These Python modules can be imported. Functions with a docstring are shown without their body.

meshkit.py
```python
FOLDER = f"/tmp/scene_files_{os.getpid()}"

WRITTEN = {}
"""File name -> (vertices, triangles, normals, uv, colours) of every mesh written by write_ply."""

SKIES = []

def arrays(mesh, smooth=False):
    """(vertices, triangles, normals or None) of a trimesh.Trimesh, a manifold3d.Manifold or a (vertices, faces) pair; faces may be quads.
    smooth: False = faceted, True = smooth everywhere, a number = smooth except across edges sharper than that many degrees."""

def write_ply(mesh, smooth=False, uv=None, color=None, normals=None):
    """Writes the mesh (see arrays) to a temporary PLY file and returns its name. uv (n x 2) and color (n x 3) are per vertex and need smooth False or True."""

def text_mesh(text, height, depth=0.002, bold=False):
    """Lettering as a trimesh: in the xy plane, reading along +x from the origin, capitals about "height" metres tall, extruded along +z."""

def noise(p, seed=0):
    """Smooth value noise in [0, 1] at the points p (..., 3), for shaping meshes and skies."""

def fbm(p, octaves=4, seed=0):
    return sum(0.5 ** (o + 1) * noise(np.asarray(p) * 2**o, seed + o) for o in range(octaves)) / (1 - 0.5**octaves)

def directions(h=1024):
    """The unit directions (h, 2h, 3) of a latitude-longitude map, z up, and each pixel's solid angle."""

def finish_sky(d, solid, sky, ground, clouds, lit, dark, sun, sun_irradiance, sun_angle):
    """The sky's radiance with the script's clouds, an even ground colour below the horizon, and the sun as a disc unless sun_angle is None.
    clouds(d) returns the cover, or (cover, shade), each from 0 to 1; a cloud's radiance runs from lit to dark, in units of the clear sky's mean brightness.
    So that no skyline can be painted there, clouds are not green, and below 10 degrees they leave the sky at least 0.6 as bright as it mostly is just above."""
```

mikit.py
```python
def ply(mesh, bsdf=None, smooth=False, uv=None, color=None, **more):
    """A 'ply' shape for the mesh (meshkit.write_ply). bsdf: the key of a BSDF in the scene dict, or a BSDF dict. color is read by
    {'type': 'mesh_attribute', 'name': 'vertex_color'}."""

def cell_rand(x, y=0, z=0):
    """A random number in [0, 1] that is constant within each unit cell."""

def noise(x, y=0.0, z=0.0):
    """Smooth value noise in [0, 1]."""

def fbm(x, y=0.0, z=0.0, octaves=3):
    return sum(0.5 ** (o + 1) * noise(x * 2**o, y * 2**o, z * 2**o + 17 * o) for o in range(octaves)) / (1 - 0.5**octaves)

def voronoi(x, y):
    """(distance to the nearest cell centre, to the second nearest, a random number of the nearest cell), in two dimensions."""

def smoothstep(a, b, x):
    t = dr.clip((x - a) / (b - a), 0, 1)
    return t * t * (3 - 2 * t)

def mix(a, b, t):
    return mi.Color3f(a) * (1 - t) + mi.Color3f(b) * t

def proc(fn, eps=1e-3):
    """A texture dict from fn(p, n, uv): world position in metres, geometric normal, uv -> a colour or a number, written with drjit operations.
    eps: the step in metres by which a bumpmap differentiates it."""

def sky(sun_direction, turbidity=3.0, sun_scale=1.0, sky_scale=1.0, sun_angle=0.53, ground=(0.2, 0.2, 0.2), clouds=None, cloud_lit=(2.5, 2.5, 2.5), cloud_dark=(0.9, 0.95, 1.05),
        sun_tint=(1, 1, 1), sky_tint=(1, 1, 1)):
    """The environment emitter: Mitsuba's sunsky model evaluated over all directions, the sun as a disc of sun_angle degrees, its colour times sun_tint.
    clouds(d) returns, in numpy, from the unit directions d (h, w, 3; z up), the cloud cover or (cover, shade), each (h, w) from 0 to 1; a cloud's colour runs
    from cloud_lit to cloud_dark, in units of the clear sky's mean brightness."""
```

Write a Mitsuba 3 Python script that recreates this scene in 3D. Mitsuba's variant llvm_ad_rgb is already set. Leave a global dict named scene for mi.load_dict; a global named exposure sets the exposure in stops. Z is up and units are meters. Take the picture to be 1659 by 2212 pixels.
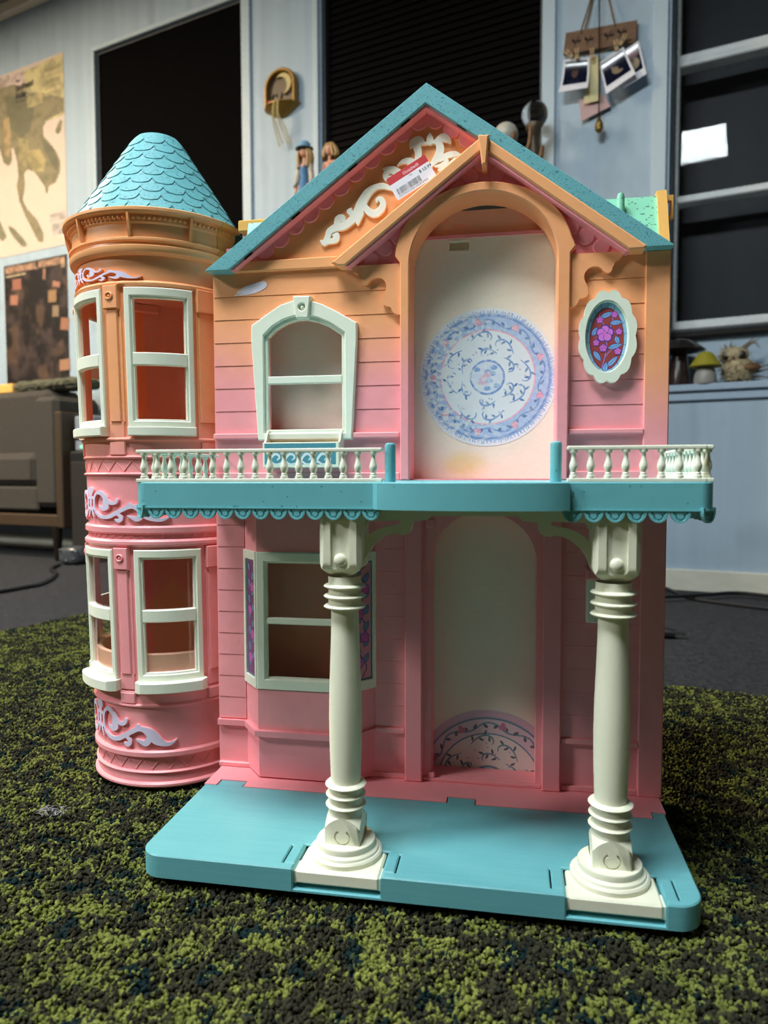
import math, random
import numpy as np, trimesh, manifold3d as m3, drjit as dr, mitsuba as mi, mikit, meshkit
from shapely.geometry import Polygon, Point, LineString, box as sbox, MultiPolygon
from shapely.geometry.polygon import orient
from shapely.ops import unary_union
from shapely import affinity
from mikit import fbm, noise, voronoi, smoothstep, mix, cell_rand
rnd = random.Random(7); nrng = np.random.default_rng(7)
T4 = mi.ScalarTransform4f
PI = math.pi
scene, labels = {'type': 'scene'}, {}

# ------------------------------------------------------------------ camera, lights, exposure
exposure = 1.32
YAW, PITCH, ROLL, FPX = .1762, -.0521, -.0022, 1549.0
CAM = np.array([-.0105, -.85, .4157])
_f = np.array([-math.sin(YAW)*math.cos(PITCH), math.cos(YAW)*math.cos(PITCH), math.sin(PITCH)])
_r = np.array([math.cos(YAW), math.sin(YAW), 0]); _u = np.cross(_r, _f)
_up = -math.sin(ROLL)*_r + math.cos(ROLL)*_u
scene['camera'] = {'type': 'thinlens', 'fov': math.degrees(2*math.atan(1659/2/FPX)), 'fov_axis': 'x', 'aperture_radius': .0022, 'focus_distance': .86,
                   'near_clip': .01, 'far_clip': 50.0, 'to_world': T4().look_at(origin=CAM.tolist(), target=(CAM+_f).tolist(), up=_up.tolist())}
CEIL = 3.02
LAMPS = [((-.88, -1.0), (1.2, .64), (20., 21.8, 22.2)),      # the fixture that mirrors in the night window
         ((-3.4, 1.0), (1.2, .64), (34., 27.5, 19.5)),           # warm one by the maps
         ((-4.2, -2.2), (1.2, .64), (36., 37., 36.))]         # left of the photographer

# ------------------------------------------------------------------ helpers
def lin(*c):
    c = np.array(c[0] if len(c) == 1 else c, float)/255
    return np.where(c <= .04045, c/12.92, ((c+.055)/1.055)**2.4).tolist()
def rgb(*c): return {'type': 'rgb', 'value': lin(*c)}
def mat(key, col, rough=.4, **more):
    if not isinstance(col, dict): col = rgb(*col) if not callable(col) else mikit.proc(col)
    scene[key] = {'type': 'twosided', 'bsdf': {'type': 'principled', 'base_color': col, 'roughness': rough, **more}}
    return key
taken = {}
def obj(name, mesh, m, parent=None, smooth=30, **kw):
    key = name if parent is None else parent+'__'+name
    n = taken.get(key, -1)+1; taken[key] = n
    if n: key = f'{key}_{n:03d}'
    scene[key] = mikit.ply(mesh, m, smooth=smooth, **kw)
    return key
def thing(name):
    n = taken.get(name, -1)+1; taken[name] = n
    return name if not n else f'{name}_{n:03d}'
def tag(key, label=None, cat=None, group=None, kind=None):
    d = labels.setdefault(key, {})
    for k, v in (('label', label), ('category', cat), ('group', group), ('kind', kind)):
        if v: d[k] = v
    return key
def cat(*ms):
    ms = [m for m in (ms[0] if len(ms) == 1 and isinstance(ms[0], (list, tuple)) else ms) if m is not None]
    return trimesh.util.concatenate(ms)
def tm(v, f): return trimesh.Trimesh(np.asarray(v, float), np.asarray(f, int), process=False)
def polys(p):
    if p.is_empty: return []
    return [g for g in getattr(p, 'geoms', [p]) if g.geom_type == 'Polygon' and g.area > 1e-10]
def tri2(p):
    v, f = trimesh.creation.triangulate_polygon(p, engine='earcut')
    a, b, c = v[f[:, 0]], v[f[:, 1]], v[f[:, 2]]
    s = (b[:, 0]-a[:, 0])*(c[:, 1]-a[:, 1])-(b[:, 1]-a[:, 1])*(c[:, 0]-a[:, 0])
    f[s < 0] = f[s < 0][:, ::-1]
    return v, f
def inset(c, b):
    """the closed outline c (interior on its left) moved inwards by b, corner by corner"""
    a, d = np.roll(c, 1, 0), np.roll(c, -1, 0); e0, e1 = c-a, d-c
    e0 /= np.linalg.norm(e0, axis=1, keepdims=True)+1e-15; e1 /= np.linalg.norm(e1, axis=1, keepdims=True)+1e-15
    n0, n1 = np.c_[-e0[:, 1], e0[:, 0]], np.c_[-e1[:, 1], e1[:, 0]]; m = n0+n1
    return c+b*m/np.maximum((m*n0).sum(1), .5)[:, None]
def prism(p, h0, h1, bev=0.0, back=True):
    """(u,v) outline from height h0 to h1, upper edge chamfered by bev; heights along +h"""
    out = []
    for q in polys(p):
        q = orient(q.simplify(1e-6)); rings = [np.array(r.coords)[:-1] for r in (q.exterior, *q.interiors)]; b, ins, irs = 0.0, q, rings
        for k in (1.0, .5, .25):
            if not bev: break
            ir = [inset(c, bev*k) for c in rings]; g = Polygon(ir[0], ir[1:])
            if g.is_valid and g.area > 0: b, ins, irs = bev*k, g, ir; break
        v, f = tri2(ins); out.append(tm(np.c_[v, np.full(len(v), h1)], f))
        if back: v, f = tri2(q); out.append(tm(np.c_[v, np.full(len(v), h0)], f[:, ::-1]))
        for c, c2 in zip(rings, irs):
            n = len(c); i = np.arange(n); j = (i+1) % n; F = np.vstack([np.c_[i, j, j+n], np.c_[i, j+n, i+n]])
            out.append(tm(np.vstack([np.c_[c, np.full(n, h0)], np.c_[c, np.full(n, h1-b)]]), F))
            if b: out.append(tm(np.vstack([np.c_[c, np.full(n, h1-b)], np.c_[c2, np.full(n, h1)]]), F))
    return cat(out)
def front(m, y=0.0):
    """(u,v,h) -> stands upright, faces the camera side (-y)"""
    v = m.vertices; return tm(np.c_[v[:, 0], y-v[:, 2], v[:, 1]], m.faces)
def slab(p, y0, y1, bev=0.0): return front(prism(p, -y1, -y0, bev))      # y0 = front (smaller)
def P(*pts): return Polygon(pts)
def mm(*pts): return Polygon([(a/1000, b/1000) for a, b in pts])
def bx(x0, x1, y0, y1, z0, z1, bev=0.0):
    if not bev:
        m = trimesh.creation.box((x1-x0, y1-y0, z1-z0)); m.apply_translation(((x0+x1)/2, (y0+y1)/2, (z0+z1)/2)); return m
    c = [(a, b, d) for a in (x0+bev, x1-bev) for b in (y0+bev, y1-bev) for d in (z0+bev, z1-bev)]
    o = []
    for a, b, d in c:
        for k in range(3):
            e = [a, b, d]; lo, hi = ((x0, x1), (y0, y1), (z0, z1))[k]
            e[k] = lo if abs(e[k]-lo) < abs(e[k]-hi) else hi; o.append(e)
    return trimesh.convex.convex_hull(np.array(o))
def lathe(prof, n=24, th0=0, th1=2*PI, at=(0, 0, 0)):
    pr = np.array(prof, float); k = len(pr); full = abs(th1-th0-2*PI) < 1e-6
    th = np.linspace(th0, th1, n+1)[:n if full else n+1]; m = len(th)
    v = np.stack([pr[None, :, 0]*np.sin(th)[:, None], -pr[None, :, 0]*np.cos(th)[:, None], np.broadcast_to(pr[:, 1], (m, k))], -1).reshape(-1, 3)
    f = []
    for i in range(m if full else m-1):
        j = (i+1) % m
        for a in range(k-1):
            f += [[i*k+a, j*k+a, j*k+a+1], [i*k+a, j*k+a+1, i*k+a+1]]
    return tm(v+np.array(at), f)
def tube(pts, r, n=7, cap=True):
    p = np.array(pts, float); r = np.broadcast_to(r, (len(p),))
    t = np.gradient(p, axis=0); t /= np.linalg.norm(t, axis=1, keepdims=True)+1e-12
    a = np.cross(t, [0.13, .31, .94]); a /= np.linalg.norm(a, axis=1, keepdims=True); b = np.cross(t, a)
    g = np.arange(n)*2*PI/n
    v = (p[:, None]+r[:, None, None]*(np.cos(g)[None, :, None]*a[:, None]+np.sin(g)[None, :, None]*b[:, None])).reshape(-1, 3)
    f = []
    for i in range(len(p)-1):
        for k in range(n):
            x, y = i*n+k, i*n+(k+1) % n; f += [[x, y, y+n], [x, y+n, x+n]]
    if cap:
        v = np.vstack([v, p[:1], p[-1:]]); e = len(p)*n
        for k in range(n): f += [[e, (k+1) % n, k], [e+1, (len(p)-1)*n+k, (len(p)-1)*n+(k+1) % n]]
    return tm(v, f)
def spline(pts, n=8):
    p = np.array(pts, float); p = np.vstack([2*p[0]-p[1], p, 2*p[-1]-p[-2]]); o = []
    for i in range(1, len(p)-2):
        for t in np.linspace(0, 1, n, endpoint=False):
            a, b, c, d = p[i-1:i+3]
            o.append(.5*((2*b)+(c-a)*t+(2*a-5*b+4*c-d)*t*t+(3*b-a-3*c+d)*t**3))
    return np.array(o+[p[-2]])
def stroke(pts, n=5, q=4):
    """brush stroke of varying half width: points (x, y, w)"""
    s = spline(pts, n); o = []
    for a, b in zip(s[:-1], s[1:]):
        o.append(unary_union([Point(a[0], a[1]).buffer(max(a[2], 1e-5), q), Point(b[0], b[1]).buffer(max(b[2], 1e-5), q)]).convex_hull)
    return unary_union(o)
def man(m):
    m = m.copy(); m.merge_vertices(); return m3.Manifold(m3.Mesh(np.asarray(m.vertices, np.float32), np.asarray(m.faces, np.uint32)))
def unman(M):
    k = M.to_mesh(); return tm(k.vert_properties[:, :3], k.tri_verts)
def ball(c, r, sub=2, sc=(1, 1, 1)):
    m = trimesh.creation.icosphere(subdivisions=sub, radius=1.0); m.vertices = m.vertices*np.array(sc)*r+np.array(c); return m
def move(m, d): m = m.copy(); m.apply_translation(d); return m
def ell(cx, cy, a, b=None, n=24): return affinity.scale(Point(cx, cy).buffer(1, n), a, b or a, origin=(cx, cy))
def decal(layers, step=4e-5, h0=0.0):
    """flat print: stacked outlines, each with its colour -> mesh (u,v,h) and vertex colours; a new level only where another colour lies below"""
    ms, cs, lev, here = [], [], 0, []
    for p, c in layers:
        if any(c != c2 and p.intersects(p2) for p2, c2 in here): lev += 1; here = []
        here.append((p, c))
        for g in polys(p):
            v, f = tri2(g.simplify(2e-5)); ms.append(tm(np.c_[v, np.full(len(v), h0+lev*step)], f)); cs.append(np.tile(lin(*c), (len(v), 1)))
    return cat(ms), np.vstack(cs)

# ------------------------------------------------------------------ materials
def speck(p, k, s): return smoothstep(s, s+.04, noise(p.x*k, p.y*k, p.z*k))
def shell_col(p, n, uv):
    low = smoothstep(-.374, -.39, p.x)*.105+smoothstep(.131, .136, p.x)*.06
    z = p.z+low+(fbm(p.x*9, p.y*9, p.z*9)-.5)*.05
    t = smoothstep(.505, .625, z)
    c = mix(lin(236, 152, 157), lin(238, 164, 114), t)
    return c*(.95+.1*fbm(p.x*60, p.y*60, p.z*60))
mat('shell_plastic', shell_col, .38, specular=.4)
mat('pink_plastic', (234, 146, 153), .38, specular=.4)
mat('orange_plastic', (238, 168, 114), .36, specular=.4)
mat('yellowed_plastic', (226, 172, 92), .38, specular=.4)
mat('inner_plastic', (218, 166, 142), .5)
mat('cream_plastic', (226, 230, 212), .34, specular=.4)
mat('ivory_plastic', (222, 222, 200), .36, specular=.4)
mat('teal_plastic', lambda p, n, uv: mix(lin(108, 180, 188), lin(98, 170, 180), fbm(p.x*30, p.y*30, p.z*30))*(1-.5*speck(p*1.0, 210, .93)), .32, specular=.45)
mat('teal_porch', lambda p, n, uv: mix(lin(106, 170, 176), lin(88, 154, 162), fbm(p.x*14, p.y*700, p.z*700)*.8+.2*fbm(p.x*40, p.y*40, 1.0)), .36, specular=.4)
def roof_col(p, n, uv):
    a = smoothstep(.76, .82, noise(p.x*430, p.y*430, p.z*430))*.6
    b = smoothstep(.74, .80, noise(p.x*800+7, p.y*800, p.z*800))*.45
    return mix(lin(104, 168, 175), lin(34, 84, 104), dr.maximum(a, b))
mat('speckled_teal', roof_col, .42, specular=.35)
mat('speckled_green', lambda p, n, uv: mix(lin(132, 206, 172), lin(30, 80, 80), smoothstep(.76, .82, noise(p.x*430, p.y*430, p.z*430))*.7), .45)
mat('lilac_paint', (212, 202, 226), .5)
mat('white_paint', (232, 236, 224), .4)
def panel_col(p, n, uv):
    st = smoothstep(.03, .008, dr.sqrt(dr.square((p.x+.068)*.8)+dr.square((p.z-.428)*1.4)))*(.4+.8*fbm(p.x*80, p.y*80, p.z*80))
    return mix(lin(234, 222, 204), lin(226, 204, 128), dr.clip(st, 0, 1)*.8)*(.96+.06*fbm(p.x*300, 0, p.z*300))
mat('cream_panel', panel_col, .6, specular=.3)
VC = {'type': 'mesh_attribute', 'name': 'vertex_color'}
mat('printed', VC, .45, specular=.4)
scene['worn_print'] = {'type': 'blendbsdf', 'weight': mikit.proc(lambda p, n, uv: dr.clip(smoothstep(.35, .75, fbm(p.x*260, p.y*260, p.z*260))*(.25+1.0*smoothstep(.0, -.12, p.x)), 0, .85)),
                       'a': {'type': 'twosided', 'bsdf': {'type': 'principled', 'base_color': VC, 'roughness': .5}},
                       'b': {'type': 'twosided', 'bsdf': {'type': 'principled', 'base_color': rgb(214, 220, 220), 'roughness': .5}}}
mat('paper_white', (232, 230, 238), .5); mat('red_print', (196, 46, 52), .5); mat('black_print', (34, 30, 34), .6)
mat('scuff_white', lambda p, n, uv: mix(lin(232, 176, 140), lin(228, 224, 240), smoothstep(-.356, -.334, p.x+.0*p.z+.03*(fbm(p.x*500, 0, p.z*500)-.5))), .7)
mat('slot_dark', (30, 26, 24), .8)
scene['clear_plastic'] = {'type': 'thindielectric', 'int_ior': 1.45}

# ------------------------------------------------------------------ the setting
WA = math.radians(163.3); WD = np.array([-math.cos(WA), -math.sin(WA), 0]); WIN = np.array([-WD[1], WD[0], 0]); W0 = np.array([.6974, 1.8152, 0])
WM = np.eye(4); WM[:3, 0] = WD; WM[:3, 1] = WIN; WM[:3, 2] = [0, 0, 1]; WM[:3, 3] = W0
WR = T4(WM.tolist()) if False else mi.ScalarTransform4f(WM)
def wl(m): m = m.copy(); m.apply_transform(WM); return m          # wall frame: x along the back wall, y into it, z up
def wlc(mc): return wl(mc[0]), mc[1]
def wall_col(p, n, uv):
    s = p.x*WD[0]+p.y*WD[1]
    g = fbm(s*30, p.z*1.2, 1.0)
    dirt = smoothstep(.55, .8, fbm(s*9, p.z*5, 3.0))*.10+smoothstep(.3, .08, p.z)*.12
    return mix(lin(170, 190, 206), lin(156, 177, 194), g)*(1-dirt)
mat('wall_paint', wall_col, .55)
scene['night_glass'] = {'type': 'twosided', 'bsdf': {'type': 'principled', 'base_color': rgb(40, 46, 52), 'roughness': .5, 'specular': .2}}
mat('trim_paint', (180, 197, 208), .5)
mat('ledge_paint', (160, 180, 200), .45)
mat('base_paint', lambda p, n, uv: mix(lin(208, 206, 192), lin(186, 186, 172), fbm(p.x*14, p.y*14, p.z*30)), .5)
mat('ceiling_tile', (150, 146, 138), .85); mat('cornice_paint', (220, 212, 196), .6)
mat('night', (8, 7, 7), .9, specular=.04); mat('blind_dark', (7, 6, 6), .6, specular=.08); mat('dark_room', (52, 50, 48), .8)
scene['window_glass'] = {'type': 'thindielectric', 'int_ior': 1.3}
mat('aluminium', lambda p, n, uv: mix(lin(240, 244, 244), lin(206, 212, 214), fbm(p.x*8, p.y*8, p.z*90)), .4)
mat('aluminium_dark', (52, 56, 60), .45)
def carpet_col(p, n, uv):
    a = fbm(p.x*110, p.y*110, 0); b = cell_rand(dr.floor(p.x*420), dr.floor(p.y*420), 3)
    return mix(lin(28, 29, 32), lin(64, 65, 68), dr.clip(a*.55+b*.4-.05, 0, 1))
scene['carpet'] = {'type': 'bumpmap', 'scale': .004, 'arbitrary': mikit.proc(lambda p, n, uv: fbm(p.x*180, p.y*180, 0)),
                   'bsdf': {'type': 'principled', 'base_color': mikit.proc(carpet_col), 'roughness': .95, 'specular': .1}}
S0, S1, FRONT = -4.7, 2.6, -7.0
WIN1, WIN2, WIN3 = (-2.98, -2.03, .95, 2.61), (-1.605, -.632, .95, 2.72), (-.176, 1.15, .955, 2.80)
ALC = .14                                             # the right window sits back in a niche above the ledge
wp = sbox(S0, 0, S1, CEIL)
for a, b, c, d in (WIN1, WIN2): wp = wp.difference(sbox(a, c, b, d))
wp = wp.difference(sbox(-.178, .704, S1, CEIL))
tag(obj('wall_back', wl(slab(wp, 0, .09)), 'wall_paint', smooth=False), 'pale blue grey panel wall behind the dollhouse', kind='structure')
tag(obj('wall_niche', wl(cat(slab(sbox(-.178, .704, S1, CEIL).difference(sbox(*[WIN3[k] for k in (0, 2, 1, 3)])), ALC, ALC+.09), bx(-.19, -.178, .02, ALC+.09, .704, CEIL))), 'wall_paint', smooth=False), 'pale wall around the right window', kind='structure')
tag(obj('floor', cat(wl(bx(S0, S1, FRONT, .09, -.05, 0))), 'carpet', smooth=False), 'dark charcoal carpet floor', kind='structure')
tag(obj('ceiling', wl(bx(S0, S1, FRONT, .09, CEIL, CEIL+.05)), 'ceiling_tile', smooth=False), 'off white ceiling', kind='structure')
tag(obj('wall_left', wl(bx(S0-.08, S0, FRONT, .09, -.05, CEIL)), 'dark_room', smooth=False), kind='structure')
tag(obj('wall_right', wl(bx(S1, S1+.08, FRONT, .09, -.05, CEIL)), 'dark_room', smooth=False), kind='structure')
tag(obj('wall_front', wl(bx(S0, S1, FRONT-.08, FRONT, -.05, CEIL)), 'dark_room', smooth=False), kind='structure')
tag(obj('baseboard_back', wl(bx(S0, S1, -.018, 0, 0, .077, .003)), 'base_paint', smooth=False), 'cream baseboard along the back wall', kind='structure')
tag(obj('trim_1', wl(bx(S0, S1, -.05, 0, CEIL-.06, CEIL, .006)), 'cornice_paint', smooth=False), 'cream trim under the ceiling', kind='structure')
# ledge under the right window (runs on behind the house)
tag(obj('trim_2', wl(cat(bx(-.178, S1, -.028, ALC, .704, .728, .003), bx(-.20, S1, -.014, .0, .672, .704, .003))), 'ledge_paint', smooth=False), 'blue grey painted ledge under the right window', kind='structure')
for i, (s, w) in enumerate(((-2.005, .05), (-1.63, .03), (-.605, .05), (-.212, .05))):
    tag(obj(f'trim_{i+3}', wl(bx(s-w/2, s+w/2, -.014, 0, .1, CEIL-.06, .003)), 'trim_paint', smooth=False), 'pale vertical batten between the windows', kind='structure')
tag(obj('trim_8', wl(cat(bx(-3.0, -2.03, -.010, 0, 2.61, 2.632, .003), bx(-3.0, -2.98, -.010, 0, .95, 2.61, .003))), 'trim_paint', smooth=False), 'pale casing over the left window', kind='structure')
for i, (a, b, c, d) in enumerate((WIN1, WIN2, WIN3)):
    w = thing(f'window_{i+1}'); o = ALC if i == 2 else 0.0
    def wl(m, o=o): m = move(m, (0, o, 0)); m.apply_transform(WM); return m
    tag(w, ('tall black night window above the turret', 'wide black window with dark blinds behind the gable', 'aluminium framed night window at the right mirroring the ceiling lamp')[i], kind='structure')
    obj('frame', wl(slab(sbox(a, c-(.04 if i == 2 else 0), b, d).difference(sbox(a+.012, c+.012, b-.012, d-.012)), .012, .088)), 'aluminium_dark', w, smooth=False)
    obj('pane', wl(tm([[a, .05, c], [b, .05, c], [b, .05, d], [a, .05, d]], [[0, 1, 2], [0, 2, 3]])), 'window_glass', w, smooth=False)
    obj('night_backing', wl(bx(a-.1, b+.1, .16, .18, c-.1, d+.1)), 'night_glass' if i == 2 else 'night', w, smooth=False)
    if i == 0: obj('blackout_shade', wl(bx(a+.012, b-.012, .022, .026, c+.012, d-.012)), 'night', w, smooth=False)
    if i == 1:
        obj('blackout_shade', wl(bx(a+.012, b-.012, .046, .048, c+.012, d-.012)), 'night', w, smooth=False)
        for k in range(58):
            z = c+.04+k*.03
            m = bx(a+.02, b-.02, -.0175, .0175, -.0008, .0008); m.apply_transform(trimesh.transformations.rotation_matrix(1.25, [1, 0, 0])); obj('blind_slat', wl(move(m, (0, .032, z))), 'blind_dark', w, smooth=False)
    if i == 2:
        for z0, z1 in ((1.893, 1.937), (1.408, 1.434), (.947, .979)):
            obj('sash_bar', wl(bx(a+.004, b, -.006, .06, z0, z1, .004)), 'aluminium', w, smooth=False)
        obj('jamb', wl(bx(a+.004, a+.016, -.004, .06, .96, 2.78, .002)), 'aluminium', w, smooth=False)
        obj('lower_seal', wl(bx(a+.002, b, -.012, .05, .934, .9465, .004)), 'aluminium_dark', w, smooth=False)
        obj('sill', wl(bx(a+.002, b, -.03, .05, .912, .933, .006)), 'slot_dark', w, smooth=False)
def wl(m): m = m.copy(); m.apply_transform(WM); return m
mat('lamp_frame', (220, 220, 220), .5)
for (x, y), (w, d), L in LAMPS:
    k = thing('ceiling_lamp'); R = WM.copy(); R[:3, 3] = [x, y, 0]
    def lm(m): m = m.copy(); m.apply_transform(R); return m
    f = prism(sbox(-w/2-.03, -d/2-.03, w/2+.03, d/2+.03).difference(sbox(-w/2, -d/2, w/2, d/2)), CEIL-.03, CEIL)
    obj('frame', lm(f), 'lamp_frame', k, smooth=False)
    q = lm(tm([[-w/2, -d/2, CEIL-.012], [w/2, -d/2, CEIL-.012], [w/2, d/2, CEIL-.012], [-w/2, d/2, CEIL-.012]], [[0, 2, 1], [0, 3, 2]]))
    kk = obj('diffuser', q, 'lamp_frame', k, smooth=False)
    scene[kk]['emitter'] = {'type': 'area', 'radiance': {'type': 'rgb', 'value': list(L)}}
    tag(k, {-.88: 'ceiling panel lamp above the photographer, mirrored in the right window', -3.4: 'warm ceiling panel lamp above the map posters', -4.2: 'ceiling panel lamp to the left of the photographer'}[x], 'ceiling lamp', 'ceiling panel lamps')

# ------------------------------------------------------------------ the dollhouse: facade plane y = 0, camera side is -y
H = tag('dollhouse', 'pink and orange toy dollhouse with teal roofs, turret and balcony standing on the rug', 'dollhouse')
def part(n, m, mt, parent=H, **k): return obj(n, m, mt, parent, **k)
XL, XR, ZB, ZE = -.376, .161, .045, .6625
APEX = (-.1095, .853)
win_in = mm((-304, 471), (-304, 583), (-294.7, 591.6), (-282.5, 598.4), (-270.3, 601.9), (-258, 602.6), (-243.4, 599.7), (-228.5, 593.4), (-212.3, 582.5), (-212, 471))
def archpoly(x0, x1, zb, zs, zt, n=20):
    cx, rx = (x0+x1)/2, (x1-x0)/2
    return Polygon([(x0, zb)]+[(cx-rx*math.cos(t), zs+(zt-zs)*math.sin(t)) for t in np.linspace(0, PI, n)]+[(x1, zb)])
arch_in = archpoly(-.1294, .0385, .409, .658, .737, 56)
door_in = archpoly(-.105, .0192, .050, .312, .371, 24)
bay_open = sbox(-.338, .045, -.173, .40)
wall = Polygon([(XL, ZB), (XR, ZB), (XR, ZE), (.135, ZE), (-.1095, .842), (-.354, ZE), (XL, ZE)])
body = wall.difference(unary_union([win_in, arch_in, door_in, bay_open.buffer(-.004)]))
FW = part('facade_wall', slab(body, 0, .005), 'shell_plastic', smooth=False)
# clapboards: every board leans out at its lower edge
def boards(region, zs, parent, mt='shell_plastic'):
    for z0, z1 in zip(zs[:-1], zs[1:]):
        for g in polys(region.intersection(sbox(-1, z0+.0004, 1, z1))):
            if g.area < 4e-5: continue
            m = prism(g, 0, 1)
            v = m.vertices; v[:, 2] = np.where(v[:, 2] > .5, .0010+.0008*(z1-v[:, 1])/(z1-z0), 0)
            obj('siding_board', front(tm(v, m.faces), 0), mt, parent, smooth=False)
up = [.466]+[.494+.028*i for i in range(6)]+[.6625]
frame_win = mm((-317, 458), (-324.5, 578), (-324.2, 597.4), (-304.5, 610.3), (-287.6, 620.4), (-270.7, 625.4), (-250.1, 624.5), (-235.2, 619.6), (-216, 609.6), (-192.7, 596), (-192.8, 575), (-199.2, 458))
boards(sbox(-.3745, .466, -.142, ZE).difference(frame_win.buffer(-.003)), up, FW)
boards(sbox(.0525, .466, .134, ZE), up, FW)
lo = [.1075]+[.1348+.02727*i for i in range(9)]+[.384]
boards(sbox(-.3745, .1075, -.339, .384), lo, FW)
boards(sbox(-.173, .1075, -.136, .384), lo, FW)
boards(sbox(.048, .1075, .134, .384), lo, FW)
# ledges
for a, b, z0, z1, d in ((XL, -.3135, .4598, .4668, .007), (-.199, -.142, .4594, .4664, .007), (.0525, .1345, .461, .467, .007), (XL, -.142, .4085, .4185, .004), (.0525, .1345, .4085, .4195, .004),
                        (.048, .1345, .1015, .108, .006), (-.173, -.136, .1015, .108, .006), (XL, -.136, .045, .0515, .004), (.048, .1345, .045, .0515, .004)):
    part('wall_ledge', bx(a, b, -d, .002, z0, z1, .0012), 'shell_plastic', smooth=False)
part('corner_strip', slab(sbox(.134, ZB, XR, ZE), -.005, .03, .0012), 'shell_plastic', smooth=False)
part('rear_wall', slab(sbox(XL, ZB, XR, .405), .056, .06), 'inner_plastic', smooth=False)
part('side_wall', bx(XR-.004, XR, .03, .06, ZB, .70), 'shell_plastic', smooth=False)
part('side_wall', bx(XL, XL+.004, .005, .17, ZB, .66), 'shell_plastic', smooth=False)
part('upper_floor', bx(XL+.004, XR-.004, .005, .058, .398, .409), 'pink_plastic', smooth=False)
part('lower_floor', bx(XL+.004, XR-.004, .005, .058, .040, .047), 'pink_plastic', smooth=False)
UP = part('back_panel', slab(sbox(-.372, .409, .156, .7005).difference(sbox(-.089, .684, -.061, .6985)), .035, .039), 'cream_panel', smooth=False)
part('panel_slot', slab(sbox(-.0895, .6835, -.0605, .699).difference(sbox(-.0872, .6862, -.063, .697)), .0345, .05), 'cream_panel', smooth=False)
part('panel_slot_back', slab(sbox(-.0895, .6835, -.0605, .699), .044, .0455), 'cream_panel', smooth=False)
part('back_panel', slab(sbox(-.372, .047, .156, .398), .035, .039), 'cream_panel', smooth=False)
part('panel_rim', bx(-.372, .156, .0335, .041, .7005, .7045), 'pink_plastic', smooth=False)
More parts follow.
